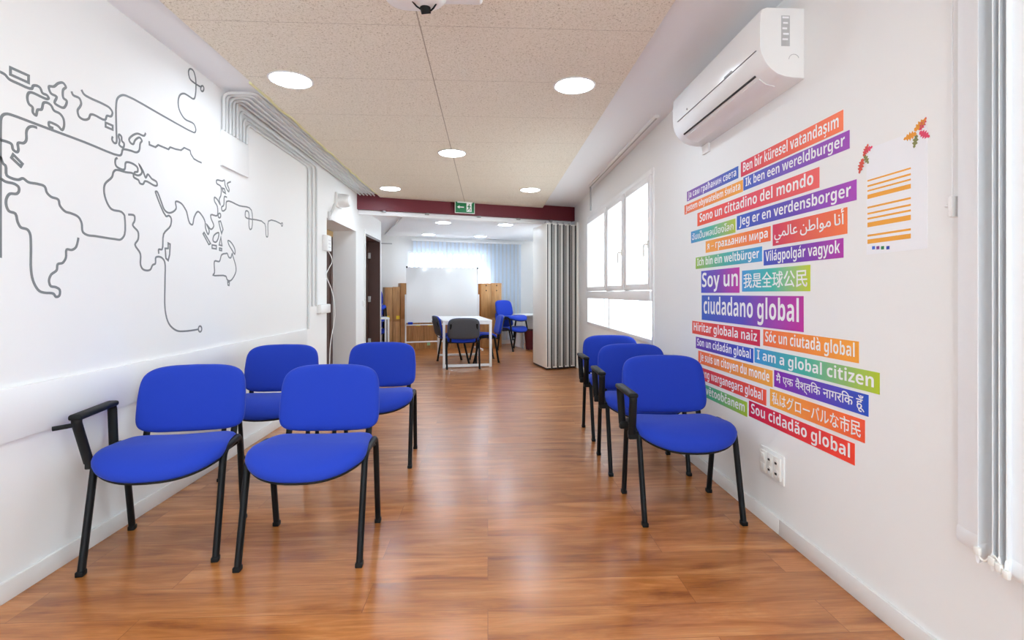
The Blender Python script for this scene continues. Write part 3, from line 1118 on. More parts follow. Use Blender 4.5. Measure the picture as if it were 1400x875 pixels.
def lettering(text, y_left, y_right, z0, z1, x, parent, margin=.03, zfit=None):
    """white letters reading towards -y on the right wall, filling the strip; one part per word"""
    plainly = all(c.isascii() or c in ACC or c in CYR or c in ' –' for c in text)
    words, pen = [], 0.0
    for wd in text.split(' '):
        P, Fc = [], []
        if plainly:
            for ch in wd:
                p, f, adv = glyph(ch)
                n = len(P)
                P += [(pen + px, py) for px, py in p]
                Fc += [tuple(i + n for i in q) for q in f]
                pen += adv
        else:
            p, f = text_mesh(wd)
            lo = min(px for px, py in p)
            for dx, dy in ((-.012, -.008), (.012, -.008), (-.012, .008), (.012, .008)):
                n = len(P)
                P += [(pen + px - lo + dx, py + dy) for px, py in p]
                Fc += [tuple(i + n for i in q) for q in f]
            pen += max(px for px, py in p) - lo
        pen += .27
        words.append((P, Fc))
    xs = [px for P, _ in words for px, py in P]
    x0, x1 = min(xs), max(xs)
    W = (y_left - y_right)
    Hh = z1 - z0
    sx = W * (1 - 2 * margin) / (x1 - x0)
    lo, hi = zfit if zfit else (-.22, .76)
    sz = min(Hh * .86 / (hi - lo), sx * 1.5)
    mid = (lo + hi) / 2
    for P, Fc in words:
        me = bpy.data.meshes.new('lettering')
        q4 = max(1, len(P) // 4)
        me.from_pydata([(x if plainly else x - .00018 * (i // q4), y_left - W * margin - (px - x0) * sx, (z0 + z1) / 2 + (py - mid) * sz) for i, (px, py) in enumerate(P)], [], Fc)
        me.materials.append(M['white_vinyl'])
        o = bpy.data.objects.new('lettering', me)
        COL.objects.link(o)
        o.parent = parent


Z4 = lambda x, y: (900 + x * .3086, 130 + y * .3086)
Z5 = lambda x, y: (900 + x * .3314, 370 + y * .3314)
arab = ''.join(reversed('\ufe83\ufee7\ufe8e \ufee3\ufeee\ufe8d\ufec3\ufee6 \ufecb\ufe8e\ufedf\ufee4\ufef2'))
# zoom frame, x-left, (top, bottom) at left, x-right, (top, bottom) at right, words, colours, label
strips = [
    (Z4, 128, 432, 468, 355, 310, 372, 'Ја сам грађанин света', ['#8a55ae', '#2f63c2'], 'purple to blue strip in Cyrillic beginning Ја сам, top row on the far side', None),
    (Z4, 367, 298, 365, 820, 65, 155, 'Ben bir küresel vatandaşım', ['#dc2f55', '#ff7d4a'], 'crimson to coral strip reading Ben bir küresel vatandaşım', None),
    (Z4, 117, 492, 532, 375, 372, 425, 'Jestem obywatelem świata', ['#f0653c', '#f7aa3c'], 'narrow orange strip reading Jestem obywatelem świata', None),
    (Z4, 378, 368, 425, 848, 152, 235, 'Ik ben een wereldburger', ['#2f63c6', '#a03fb6'], 'blue to purple strip reading Ik ben een wereldburger', None),
    (Z4, 174, 530, 585, 714, 308, 405, 'Sono un cittadino del mondo', ['#f2572f', '#e8405a', '#f0625f'], 'orange-red strip reading Sono un cittadino del mondo', None),
    (Z4, 146, 607, 660, 342, 545, 605, 'ฉันเป็นพลเมืองโลก', ['#3a8dd0', '#46b5a0', '#b8c830'], 'blue to lime strip written in Thai', (-.25, .95)),
    (Z4, 349, 540, 600, 879, 368, 462, 'Jeg er en verdensborger', ['#2a5cc6', '#5b48b8', '#ab3fb8'], 'blue to purple strip reading Jeg er en verdensborger', None),
    (Z4, 211, 648, 700, 498, 580, 645, 'я – гражданин мира', ['#fba83a', '#f2683a'], 'orange strip in Cyrillic ending in мира', None),
    (Z4, 508, 580, 670, 838, 490, 612, arab, ['#d62a58', '#f87a40'], 'tall crimson to orange strip written in Arabic', (-.5, .85)),
    (Z4, 167, 722, 772, 460, 668, 735, 'Ich bin ein weltbürger', ['#98c23f', '#45b4a8', '#3a98dc'], 'green to blue strip reading Ich bin ein weltbürger', None),
    (Z4, 468, 688, 757, 821, 632, 718, 'Világpolgár vagyok', ['#3052c2', '#6a3ab4', '#b42fa8'], 'indigo to magenta strip reading Világpolgár vagyok', None),
    (Z4, 191, 782, 878, 360, 760, 874, 'Soy un', ['#3a52c8', '#7a3fb8', '#c62fa6'], 'tall blue to magenta strip reading Soy un', (-.22, .74)),
    (Z4, 372, 778, 873, 674, 752, 866, '我是全球公民', ['#3a98dc', '#3fbfae', '#c4d21e'], 'blue to lime strip written in Chinese', (-.22, .95)),
    (Z5, 180, 105, 207, 600, 100, 247, 'ciudadano global', ['#2f62c8', '#5a4cc0', '#c42fa0'], 'largest strip, blue to magenta, reading ciudadano global', (-.22, .74)),
    (Z5, 141, 210, 262, 420, 240, 308, 'Hiritar globala naiz', ['#f2553c', '#d61f50'], 'red strip reading Hiritar globala naiz', None),
    (Z5, 434, 245, 310, 828, 288, 380, 'Sóc un ciutadà global', ['#f87040', '#fcaa38'], 'orange strip reading Sóc un ciutadà global', None),
    (Z5, 156, 275, 322, 392, 318, 378, 'Son un cidadán global', ['#6c38b0', '#2652c4'], 'purple to blue strip reading Son un cidadán global', None),
    (Z5, 398, 320, 385, 914, 418, 502, 'I am a global citizen', ['#3a98dc', '#45b8a4', '#b9cd1e'], 'blue to lime strip reading I am a global citizen', None),
    (Z5, 166, 333, 382, 472, 408, 480, 'Je suis un citoyen du monde', ['#f86c3c', '#fcb23e'], 'orange strip reading Je suis un citoyen du monde', None),
    (Z5, 479, 412, 480, 868, 510, 600, 'मै एक वैश्वि\u200bक नागरि\u200bक हूँ'.replace('\u200b', ''), ['#8d28b0', '#2456c8'], 'purple to blue strip written in Hindi', (-.35, .95)),
    (Z5, 120, 388, 432, 446, 480, 550, 'Saya orang warganegara global', ['#d81a50', '#f25a35'], 'red strip ending warganegara global, partly behind the front right chair', None),
    (Z5, 462, 490, 560, 853, 612, 708, '私はグローバルな市民', ['#fdb53e', '#fa5a38'], 'yellow-orange to red strip written in Japanese', (-.2, .92)),
    (Z5, 130, 455, 500, 367, 528, 592, 'Jsem světoobčanem', ['#2fa8a8', '#52b88a', '#accb28'], 'teal to lime strip ending in občanem, just above the lowest strip', None),
    (Z5, 375, 540, 605, 811, 708, 797, 'Sou cidadão global', ['#d40d4a', '#fa4a30'], 'lowest strip, crimson to orange-red, reading Sou cidadão global', None),
]
for i, (fn, xl, tl, bl_, xr, trr, br, words, cols, label, zfit) in enumerate(strips):
    a, b_ = on_x(*fn(xl, tl), XR), on_x(*fn(xl, bl_), XR)
    c_, d_ = on_x(*fn(xr, trr), XR), on_x(*fn(xr, br), XR)
    yl, yr = (a.y + b_.y) / 2, (c_.y + d_.y) / 2
    zt, zb = (a.z + c_.z) / 2, (b_.z + d_.z) / 2
    if i == 19:
        words = 'मै एक वैश्वकि नागरकि हूँ'.replace('कि', 'िक') if False else 'मै एक वैश्व' + 'ि' + 'क नागर' + 'ि' + 'क हूँ'
    k = MB().box((XR - .0015, yr, zb), (XR, yl, zt))
    o = k.build('slogan_strip', gradient('slogan_print', cols), smooth=False)
    tag(o, label, 'wall sticker', 'coloured slogan strips on the wall')
    lettering(words, yl, yr, zb, zt, XR - .0021, o, zfit=zfit)

# ------------------------------------------------------------------ programme sheet with printed leaves
sh_ = thing('programme_sheet', 'white paper sheet with orange bars and autumn leaves at its top corners', 'poster')
pa, pb_ = on_x(1185, 347, XR), on_x(1268, 341, XR)
ptop = (on_x(1185, 205, XR).z + on_x(1268, 172, XR).z) / 2
pbot = (pa.z + pb_.z) / 2
MB().box((XR - .0012, pb_.y, pbot), (XR, pa.y, ptop)).build('paper', M['paper'], sh_, smooth=False)
ZP6 = lambda x, y: (1150 + x * .2285, 160 + y * .2285)
for (a, b2, c2, d2) in [(383, 390, 295, 308), (410, 418, 335, 350), (438, 446, 368, 380), (465, 488, 400, 430), (538, 547, 478, 492), (575, 584, 518, 532), (604, 613, 552, 566), (632, 658, 585, 618), (707, 715, 663, 680), (735, 758, 695, 727)]:
    zt = (on_x(*ZP6(160, a), XR).z + on_x(*ZP6(419, c2), XR).z) / 2
    zb = (on_x(*ZP6(160, b2), XR).z + on_x(*ZP6(419, d2), XR).z) / 2
    yl, yr = on_x(*ZP6(160, 500), XR).y, on_x(*ZP6(419, 450), XR).y
    MB().box((XR - .0018, yr, zb), (XR - .0011, yl, zt)).build('orange_bar', M['orange_print'], sh_, smooth=False)
for px, col in ((196, '#3a6ad0'), (222, '#8a3a90'), (250, '#2f8a5a'), (282, '#2a3fa8')):
    p = on_x(*ZP6(px, 782), XR)
    MB().box((XR - .0018, p.y - .007, p.z - .006), (XR - .0011, p.y + .007, p.z + .006)).build('logo_print', mat('logo_ink', col, .6), sh_, smooth=False)


def leaf(cy, cz, ln, ang, m, lobes):
    """pinnate leaf outline in the wall plane"""
    k = MB()
    pts = []
    for i in range(2 * lobes + 1):
        t = i / (2 * lobes)
        wdt = math.sin(math.pi * min(1, t * .9 + .08)) * ln * .30 * (1.0 if i % 2 else .40)
        pts.append((t * ln, wdt))
    poly = pts + [(x, -y) for x, y in reversed(pts[1:-1])]
    ca, sa_ = math.cos(ang), math.sin(ang)
    P3 = [Vector((XR - .0012, cy - (x * ca - y * sa_), cz + (x * sa_ + y * ca))) for x, y in poly]
    ctr = sum(P3, Vector()) / len(P3)
    off = Vector((-.0007, 0, 0))
    n = len(P3)
    vs = [p + off for p in P3] + [ctr + off]
    k._add(vs, [(i, (i + 1) % n, n) for i in range(n)])
    k.build('leaf_print', m, sh_, smooth=False)


LM = [mat('red_leaf_ink', '#d6503c', .6), mat('ochre_leaf_ink', '#e79a2e', .6), mat('olive_leaf_ink', '#8a8a52', .6), mat('pink_leaf_ink', '#e0486a', .6)]
p = on_x(1179, 215, XR)
leaf(p.y - .005, p.z - .005, .06, math.radians(250), LM[0], 5)
leaf(p.y - .008, p.z, .05, math.radians(60), LM[0], 5)
leaf(p.y - .012, p.z + .005, .045, math.radians(-60), LM[2], 4)
leaf(p.y - .012, p.z + .015, .045, math.radians(15), LM[3], 4)
p = on_x(1254, 182, XR)
leaf(p.y - .0, p.z, .055, math.radians(185), LM[1], 5)
leaf(p.y + .01, p.z + .01, .055, math.radians(30), LM[1], 5)
leaf(p.y - .01, p.z, .05, math.radians(-35), LM[3], 5)
leaf(p.y - .012, p.z + .005, .045, math.radians(55), LM[3], 5)
leaf(p.y - .0, p.z - .005, .045, math.radians(-105), LM[2], 4)

# ------------------------------------------------------------------ air conditioner
ac = thing('air_conditioner', 'long white split air conditioner mounted high above the slogan strips', 'air conditioner')
ya, yb = 2.255, 3.345
prof = [(XR, 2.512), (1.275, 2.512), (1.255, 2.503), (1.247, 2.485), (1.243, 2.40), (1.245, 2.325), (1.252, 2.295), (1.268, 2.262), (1.292, 2.232), (1.325, 2.208), (1.36, 2.196), (1.40, 2.190), (XR, 2.188)]
k = MB()
rings = []
for yy, sc in ((ya, .985), (ya + .006, 1.0), (yb - .006, 1.0), (yb, .985)):
    cx, cz = 1.36, 2.35
    rings.append([Vector((min(XR, cx + (x - cx) * sc), yy, cz + (z - cz) * sc)) for x, z in prof])
k.loft(rings)
k.build('housing', M['ac_white'], ac, angle=30)
# seam under the front panel, outlet slot, vane
seam_m = mat('seam_shadow_gap', (0.25, 0.25, 0.25), .6)
k = MB().box((1.2405, ya + .03, 2.3235), (1.25, yb - .09, 2.3262))
k.build('panel_seam', seam_m, ac, smooth=False)
k = MB().tube([(1.2835, ya + .11, 2.241), (1.2835, yb - .10, 2.241)], .0055, 8)
k.build('outlet_slot', M['dark_hole'], ac)
k = MB()
va = [(1.297, 2.2265), (1.330, 2.2035), (1.372, 2.1925), (1.374, 2.1885), (1.328, 2.199), (1.294, 2.2225)]
k.prism([(x, ya + .10, z) for x, z in va], (0, yb - ya - .20, 0))
k.build('vane', M['ac_white'], ac)
# rating label and cap on the near end
k = MB().box((1.345, ya - .0012, 2.335), (1.385, ya + .001, 2.475))
lb = k.build('rating_label', mat('grey_print_label', (0.50, 0.51, 0.52), .6), ac, smooth=False)
for i in range(5):
    k = MB().box((1.35 + .003 * (i % 2), ya - .002, 2.462 - i * .025), (1.38 - .004 * (i % 3), ya - .0011, 2.470 - i * .025))
    k.build('printed_line', M['paper'], lb, smooth=False)
k = MB().tube([Vector((1.405 + .024 * math.cos(t * .35 + .3), ya - .0005, 2.275 + .024 * math.sin(t * .35 + .3))) for t in range(9)], .0012, 6)
k.build('screw_cap_ring', M['grey_plastic'], ac)
MB().box((1.2465, 2.52, 2.331), (1.2405, 2.60, 2.337)).build('badge', M['grey_plastic'], ac, smooth=False)
MB().cyl((1.2405, 3.10, 2.352), (1.246, 3.10, 2.352), .006, 12).build('indicator', M['grey_plastic'], ac)
k = MB().box((1.44, 3.24, 2.13), (XR, 3.335, 2.19), bev=.003)
tag(k.build('pipe_cover', M['white_plastic']), 'small white pipe cover under the far end of the air conditioner', 'pipe cover')

# ------------------------------------------------------------------ wall socket block
so = thing('wall_socket', 'white multi-gang socket block low on the wall below the slogan strips', 'wall socket')
MB().box((XR - .010, 2.405, .252), (XR, 2.615, .398), bev=.004, seg=2).build('mounting_frame', M['white_plastic'], so)
for j in range(3):
    yy = 2.572 - j * .062
    bt = MB().box((XR - .020, yy - .029, .268), (XR - .0095, yy + .029, .382), bev=.005).build('socket_module', M['cream_plastic'], so)
    for zz in (.300, .352):
        if j == 0:
            MB().box((XR - .0235, yy - .018, zz - .016), (XR - .0195, yy + .018, zz + .016), bev=.0015).build('blank_insert', M['cream_plastic'], bt)
        else:
            kk = MB().cyl((XR - .0205, yy, zz), (XR - .0235, yy, zz), .019, 20)
            ri = kk.build('socket_ring', M['cream_plastic'], bt)
            for dy in (-.008, .008):
                pass
            MB().box((XR - .0245, yy - .009, zz - .005), (XR - .0232, yy + .009, zz + .006), bev=.0005).build('socket_hole', M['dark_hole'], bt)

# ------------------------------------------------------------------ bundled vertical blind, near right
vb = thing('vertical_blind', 'white vertical blind bundled beside the near right window', 'blind')
z_b, z_t = .45, 2.60
MB().box((1.35, -1.5, 2.58), (1.41, 1.60, 2.62), bev=.004).build('head_rail', M['white_metal'], vb)


def slat(y, x, ang, wdt, m):
    k = MB()
    n = 6
    r0, r1, r2, r3 = [], [], [], []
    for i in range(n + 1):
        t = i / n - .5
        bow = .006 * (1 - 4 * t * t)
        p = Vector((x + math.sin(ang) * t * wdt - math.cos(ang) * bow, y + math.cos(ang) * t * wdt + math.sin(ang) * bow, 0))
        r0.append(p)
    nrm = Vector((math.cos(ang), -math.sin(ang), 0)) * .0011
    poly = [p + nrm for p in r0] + [p - nrm for p in reversed(r0)]
    k.loft([[Vector((p.x, p.y, z_b + .02)) for p in poly], [Vector((p.x, p.y, z_t - .02)) for p in poly]])
    s = k.build('slat', m, vb, angle=40)
    kk = MB()
    kk.tube([Vector((p.x, p.y, z_b + .025)) for p in r0], (.026, .005), 10, up=(0, 0, 1))
    kk.build('hem_weight', m, s, angle=60)
    return s


slat(1.424, 1.424, math.radians(4), .085, M['slat'])
for yy in (1.345, 1.304, 1.2865, 1.267):
    slat(yy, 1.395, math.radians(80), .072, M['slat'])
slat(1.228, 1.382, math.radians(4), .085, M['slat'])
for i in range(5):
    slat(1.15 - i * .05, 1.40, math.radians(70), .08, M['slat'])
k = MB()
for yy, zz in ((1.341, .485), (1.300, .478), (1.282, .470), (1.263, .462)):
    k.box((1.352, yy - .012, zz - .012), (1.364, yy + .006, zz + .012), bev=.004)
k.tube([Vector((1.358, 1.338 - t * .006, z_b + .03 - .014 * math.sin(t * .6))) for t in range(14)], .0028, 6)
k.build('bead_chain', M['cream_plastic'], vb)
p = on_x(1302, 285, XR - .02)
cd = thing('blind_cord', 'thin white blind cord with a small tensioner on the wall beside the poster', 'blind cord')
MB().tube([(XR - .02, p.y, 1.47), (XR - .02, p.y, 2.64)], .0022, 6).build('cord', M['white_plastic'], cd)
k = MB().box((XR - .03, p.y - .008, 1.435), (XR - .002, p.y + .008, 1.50), bev=.005)
k.tube([(XR - .012, p.y + .006, 1.47), (XR - .014, p.y + .028, 1.475)], .006, 8)
k.build('tensioner', M['white_plastic'], cd)
p = on_x(1250, 405, XR)

# curtain track and its grey wand above the big window
tr_ = thing('curtain_track', 'thin dark-edged curtain track along the ceiling above the tall window', 'curtain track')
k = MB().box((1.345, 4.02, 2.618), (1.385, 6.72, ZC), bev=.003)
k.build('track', M['white_metal'], tr_)
k = MB().box((1.3575, 4.03, 2.6165), (1.3725, 6.71, 2.619))
k.build('channel', M['grey_plastic'], tr_, smooth=False)
k = MB().tube([(1.365, 6.66, 2.615), (1.367, 6.66, 2.30)], .011, 8)
k.build('wand', M['grey_plastic'], tr_)

# ------------------------------------------------------------------ conduits on the left wall
GC = 'pale conduits along the left wall and ceiling'
starts = [4.005, 3.955, 3.905, 3.855, 3.80, 3.75, 3.70, 3.66]
drops = [5.36, 5.48, 5.60]
ends = [.09, 1.06, 1.06]
for i in range(8):
    y = starts[i]
    if i < 3:
        z = 2.515 + .034 * i
        pth = arc_path([(XL + .014, y, 2.351), (XL + .014, y, z), (XL + .014, drops[i], z), (XL + .014, drops[i], ends[i] if i else .83)], .07, 6)
        lb = ('conduit on the left wall that drops nearest the map, down to the bumper board',
              'middle of the three conduits dropping to the small white box',
              'conduit dropping to the small white box, closest to the doorway')[i]
    else:
        x = XL + .045 + .048 * (i - 3)
        pth = arc_path([(XL + .014, y, 2.351), (XL + .014, y, 2.615), (x, y, 2.618), (x, by(x) - .01, 2.618)], [.05, .05], 6)
        lb = 'pale grey conduit running along the ceiling corner to the red beam'
    k = MB().tube(pth, .0105, 10)
    o = k.build('conduit', M['conduit'], angle=60)
    tag(o, lb, 'conduit', GC)
k = MB()
rnd = random.Random(3)
k.tube([(-1.575 + rnd.uniform(-.012, .012), 3.45 + j * .13, 2.606 + rnd.uniform(-.003, .006)) for j in range(30)], .015, 8)
tag(k.build('foam_bead', M['foam']), 'yellowish foam bead along the panel edge above the conduits', 'foam')
a_, b_ = on_x(311, 185, XL), on_x(340, 232, XL)
k = MB().box((XL, 3.64, 2.10), (XL + .020, 4.03, 2.35), bev=.004)
tag(k.build('cover_plate', M['wall']), 'white square cover plate where the conduits leave the left wall', 'cover plate')
for nm, lb, cat, (x0, y0_, x1, y1_), dep in (
        ('junction_box', 'small white box at the foot of the two conduits beside the doorway', 'junction box', (433, 416, 448, 428), .05),
        ('network_router', 'white router box with a loose cable on the wall edge of the doorway', 'router', (440.5, 323, 452.5, 344), .06)):
    a_, b_ = on_x(x0, (y0_ + y1_) / 2, XL), on_x(x1, (y0_ + y1_) / 2, XL)
    zt, zb = on_x((x0 + x1) / 2, y0_, XL).z, on_x((x0 + x1) / 2, y1_, XL).z
    yy0, yy1 = a_.y, min(b_.y, RY0 - .01)
    if nm == 'junction_box':
        k = MB().box((XL, yy0, zb), (XL + dep, yy1, zt), bev=.008)
        tag(k.build(nm, M['white_plastic']), lb, cat)
    else:
        rt = thing(nm, lb, cat)
        MB().box((XL, yy0, zb), (XL + dep, yy1, zt), bev=.008).build('case', M['white_plastic'], rt)
        for j in range(3):
            MB().box((XL + dep - .002, yy0 + .03, zb + .04 + j * .04), (XL + dep + .001, yy1 - .03, zb + .045 + j * .04)).build('vent_slot', M['grey_plastic'], rt, smooth=False)
        k = MB().tube(catmull([Vector(v) for v in ((XL + .03, yy1 - .02, zb), (XL + .05, yy1 + .06, zb - .10), (XL + .03, yy1 - .01, zb - .2), (XL + .04, yy0 + .02, zb - .28), (XL + .05, yy1 + .05, 1.22), (XL + .07, yy1 + .09, .95), (XL + .04, yy1 + .02, .6), (XL + .04, yy1 - .02, .25), (XL + .04, yy1 - .03, .12))], 6), .005, 6)
        k.build('cable', M['white_plastic'], rt)
# slanted antenna clip above it
an = on_x(451, 284, XL)
k = MB().tube([(XL + .02, an.y - .06, an.z - .10), (XL + .05, an.y + .03, an.z + .05)], (.012, .02), 8)
k.box((XL, an.y - .09, an.z - .16), (XL + .03, an.y - .03, an.z - .06), bev=.006)
tag(k.build('wall_antenna', M['conduit']), 'small slanted grey antenna on the left wall above the router', 'antenna')
# round emergency lamp over the recess
em = thing('wall_speaker', 'white rounded wall speaker above the doorway recess', 'speaker', (0, 0, 0))
a_, b_ = on_x(463, 283, XL), on_x(478, 283, XL)
zc_ = 2.36
k = MB().box((XL, 6.30, zc_ - .09), (XL + .03, 6.54, zc_ + .09), bev=.008)
k.build('back_plate', M['white_plastic'], em)
k = MB()
k.loft([[Vector((XL + .03 + d, 6.42 + .11 * s * math.cos(t * math.pi / 12), zc_ + .085 * s * math.sin(t * math.pi / 12))) for t in range(24)] for d, s in ((0, 1), (.06, .98), (.10, .9), (.12, .7), (.125, .3))])
k.build('dome', M['white_plastic'], em)
# switches
a_ = on_x(499, 418, XL)
sw = thing('light_switch', 'white light switch on the left wall beside the open brown door', 'light switch')
MB().box((XL, 7.68, 1.00), (XL + .012, 7.76, 1.09), bev=.004).build('plate', M['white_plastic'], sw)
MB().box((XL + .011, 7.70, 1.02), (XL + .017, 7.74, 1.07), bev=.002).build('rocker', M['cream_plastic'], sw)

# ------------------------------------------------------------------ downlights
def downlight(p, z, label, group):
    o = thing('recessed_downlight', label, 'ceiling light', (p[0], p[1], z), 0, group)
    k = MB()
    R = .138
    prof = [(R, 0.0), (R + .004, -.003), (R + .002, -.007), (R - .008, -.009), (R - .012, -.006), (R - .012, 0.0)]
    k.loft([[Vector((r * math.cos(2 * math.pi * j / 40), r * math.sin(2 * math.pi * j / 40), zz)) for j in range(40)] for r, zz in prof], False, False)
    k.build('trim_ring', M['white_plastic'], o)
    k = MB().cyl((0, 0, -.0055), (0, 0, -.001), R - .0115, 40)
    k.build('diffuser', M['lamp'], o)
    return o


GD = 'round downlights in the wood-wool ceiling'
for (x, y), lb in zip([(-1.289, 3.37), (.581, 3.37), (-.357, 5.054), (-1.30, 6.80), (.571, 6.80), (-.357, 1.69), (-1.29, 0.0), (.58, 0.0), (-.357, -1.6)],
                      ['large round downlight above the mural wall, nearest on that side',
                       'large round downlight on the slogan wall side, nearest to the air conditioner',
                       'round downlight in the middle of the ceiling, on the long seam',
                       'round downlight beside the conduits close to the red beam',
                       'round downlight on the window side close to the red beam',
                       'round downlight overhead behind the projector', 'round downlight behind the camera, mural side',
                       'round downlight behind the camera, near window side', 'round downlight at the rear end of the room']):
    downlight((x, y), ZP, lb, GD)
GD = 'round downlights of the back room'
for (px, py), lb in zip([(606, 304), (691, 307), (586, 320.5), (657, 323)],
                        ['back-room downlight just under the exit sign side of the beam', 'back-room downlight nearest the folded partition',
                         'back-room downlight above the left wooden cabinet', 'back-room downlight above the right wooden cabinet']):
    downlight(on_z(px, py, 2.43), 2.43, lb, GD)

# ------------------------------------------------------------------ projector under the ceiling
pj = thing('projector', 'white ceiling projector with a black lens cap at the top of the room', 'projector', (-.235, 2.05, 0))
k = MB()
k.box((-.12, -.13, 2.435), (.215, .13, 2.53), bev=.02, seg=4)
k.build('body', M['white_plastic'], pj, angle=50)
k = MB()
rings = []
for zz, rx, ry in ((2.44, .135, .125), (2.425, .132, .122), (2.408, .118, .108), (2.397, .09, .08), (2.393, .05, .045)):
    rings.append([Vector((-.065 + rx * math.copysign(abs(math.cos(t)) ** .7, math.cos(t)), .02 + ry * math.copysign(abs(math.sin(t)) ** .7, math.sin(t)), zz)) for t in [2 * math.pi * j / 32 for j in range(32)]])
k.loft(rings)
k.build('lens_housing', M['white_plastic'], pj, angle=60)
k = MB().cyl((-.028, .072, 2.408), (-.024, .090, 2.376), .024, 24, .020)
cap = k.build('lens_cap', M['black_plastic'], pj)
k = MB().tube([(-.075, .03, 2.396), (-.060, .055, 2.388), (-.046, .075, 2.388)], .0035, 6)
k.tube([(.022, .05, 2.398), (.008, .07, 2.390), (-.004, .082, 2.386)], .0035, 6)
k.build('cap_strap', M['black_plastic'], cap)
k = MB().cyl((.04, .02, 2.53), (.04, .02, 2.60), .03, 20)
k.box((-.05, -.07, 2.525), (.13, .11, 2.537), bev=.003)
k.build('ceiling_mount', M['white_metal'], pj)

# ------------------------------------------------------------------ exit sign
q = on_v(635.5, 283.5, -.06)
ex = thing('exit_sign', 'green emergency exit sign with arrow and running figure hanging before the red beam', 'exit sign', (q.x, q.y, q.z), PHI)
SW, SH = .148, .085
MB().box((-SW, -.006, -SH), (SW, .006, SH), bev=.002).build('sign_panel', M['sign_green'], ex)
fm_ = mat('sign_edge', (0.8, 0.85, 0.82), .4)
k = MB()
for a_, b_ in (((-SW - .008, -.008, -SH - .008), (SW + .008, .008, -SH)), ((-SW - .008, -.008, SH), (SW + .008, .008, SH + .008)), ((-SW - .008, -.008, -SH), (-SW, .008, SH)), ((SW, -.008, -SH), (SW + .008, .008, SH))):
    k.box(a_, b_)
k.build('sign_border', fm_, ex, smooth=False)
fy = -.0075


def flat(name, poly, m, y=fy, th=.0012):
    k = MB().prism([(x, y, z) for x, z in poly], (0, th, 0))
    k.build(name, m, ex, smooth=False)


flat('arrow_print', [(-.125, 0), (-.085, .024), (-.085, .007), (-.015, .007), (-.015, -.007), (-.085, -.007), (-.085, -.024)], M['white_vinyl'])
flat('doorway_print', [(.025, -.066), (.105, -.066), (.105, .066), (.025, .066)], M['white_vinyl'])
MG = M['sign_green']
fy2 = fy - .0010
k = MB()
k.cyl((.070, fy2, .043), (.070, fy2 + .001, .043), .010, 14)
for poly in ([(.052, .030), (.078, .028), (.074, -.008), (.056, -.010)], [(.055, .028), (.034, .010), (.040, .003), (.058, .016)],
             [(.076, .026), (.098, .006), (.092, .000), (.073, .014)], [(.058, -.006), (.048, -.030), (.028, -.042), (.033, -.052), (.056, -.038), (.068, -.010)],
             [(.064, -.006), (.076, -.008), (.090, -.030), (.086, -.058), (.076, -.058), (.078, -.034)]):
    k.prism([(x, fy2, z) for x, z in poly], (0, .001, 0))
k.build('running_figure_print', MG, ex, smooth=False)
k = MB()
k.box((-.10, -.004, SH + .008), (-.09, .004, 2.60 - q.z))
k.box((.09, -.004, SH + .008), (.10, .004, 2.60 - q.z))
k.box((-.12, -.012, 2.585 - q.z), (.12, .012, 2.60 - q.z))
k.build('hanger', M['white_metal'], ex, smooth=False)

# ------------------------------------------------------------------ sliding-partition track with trolleys
tk = thing('partition_track', 'white rail for the folding partition fixed under the red beam', 'partition rail')
k = MB().box((0.02, .055, 2.345), (3.46, .145, 2.412), MB_ROOM, bev=.004)
k.build('rail', M['white_metal'], tk)
for px in (525, 584, 655, 709, 753):
    pt = on_v(px, 295, .03)
    uu = u_of(pt)
    k = MB().box((uu - .03, .02, 2.385), (uu + .03, .056, 2.412), MB_ROOM, bev=.003)
    k.cyl(MB_ROOM @ Vector((uu, .02, 2.40)), MB_ROOM @ Vector((uu, .0, 2.40)), .014, 12)
    k.build('bracket', M['grey_plastic'], tk)

pt_ = thing('folding_partition', 'cream folding partition stacked against the right wall under the beam', 'partition', (0.913, 7.851, 0))
pdir = Vector((-math.sin(math.radians(12)), math.cos(math.radians(12)), 0))
step = Vector((math.cos(math.radians(24)), math.sin(math.radians(24)), 0))
nrm = Vector((math.cos(math.radians(12)), math.sin(math.radians(12)), 0))
NP = 5
grey_seal = mat('grey_edge_profile', (0.45, 0.45, 0.44), .5)
for i in range(NP):
    o_ = step * (i * .112)
    Mx = Matrix((
        (nrm.x, pdir.x, 0, o_.x), (nrm.y, pdir.y, 0, o_.y), (0, 0, 1, 0), (0, 0, 0, 1)))
    k = MB().box((0, .0, .03), (.076, .71, 2.30), Mx, bev=.002)
    pn = k.build('panel', M['panel_cream'], pt_)
    k = MB()
    k.box((.0765, .012, .02), (.1085, .69, 2.29), Mx)
    k.box((.014, -.004, .05), (.032, .002, 2.28), Mx)
    k.box((.004, .02, .008), (.072, .69, .032), Mx)
    k.build('rubber_seal', M['seal_black'], pn, smooth=False)
    k = MB().box((.050, -.006, .05), (.066, .002, 2.28), Mx)
    k.build('edge_profile', grey_seal, pn, smooth=False)
    k = MB().box((.030, .15, 2.30), (.050, .19, 2.347), Mx)
    k.build('trolley', M['steel'], pn, smooth=False)
k = MB().box((XR - .035, 8.02, 0), (XR, 8.40, 2.34), bev=.004)
struct(k.build('trim_4', M['panel_cream']))

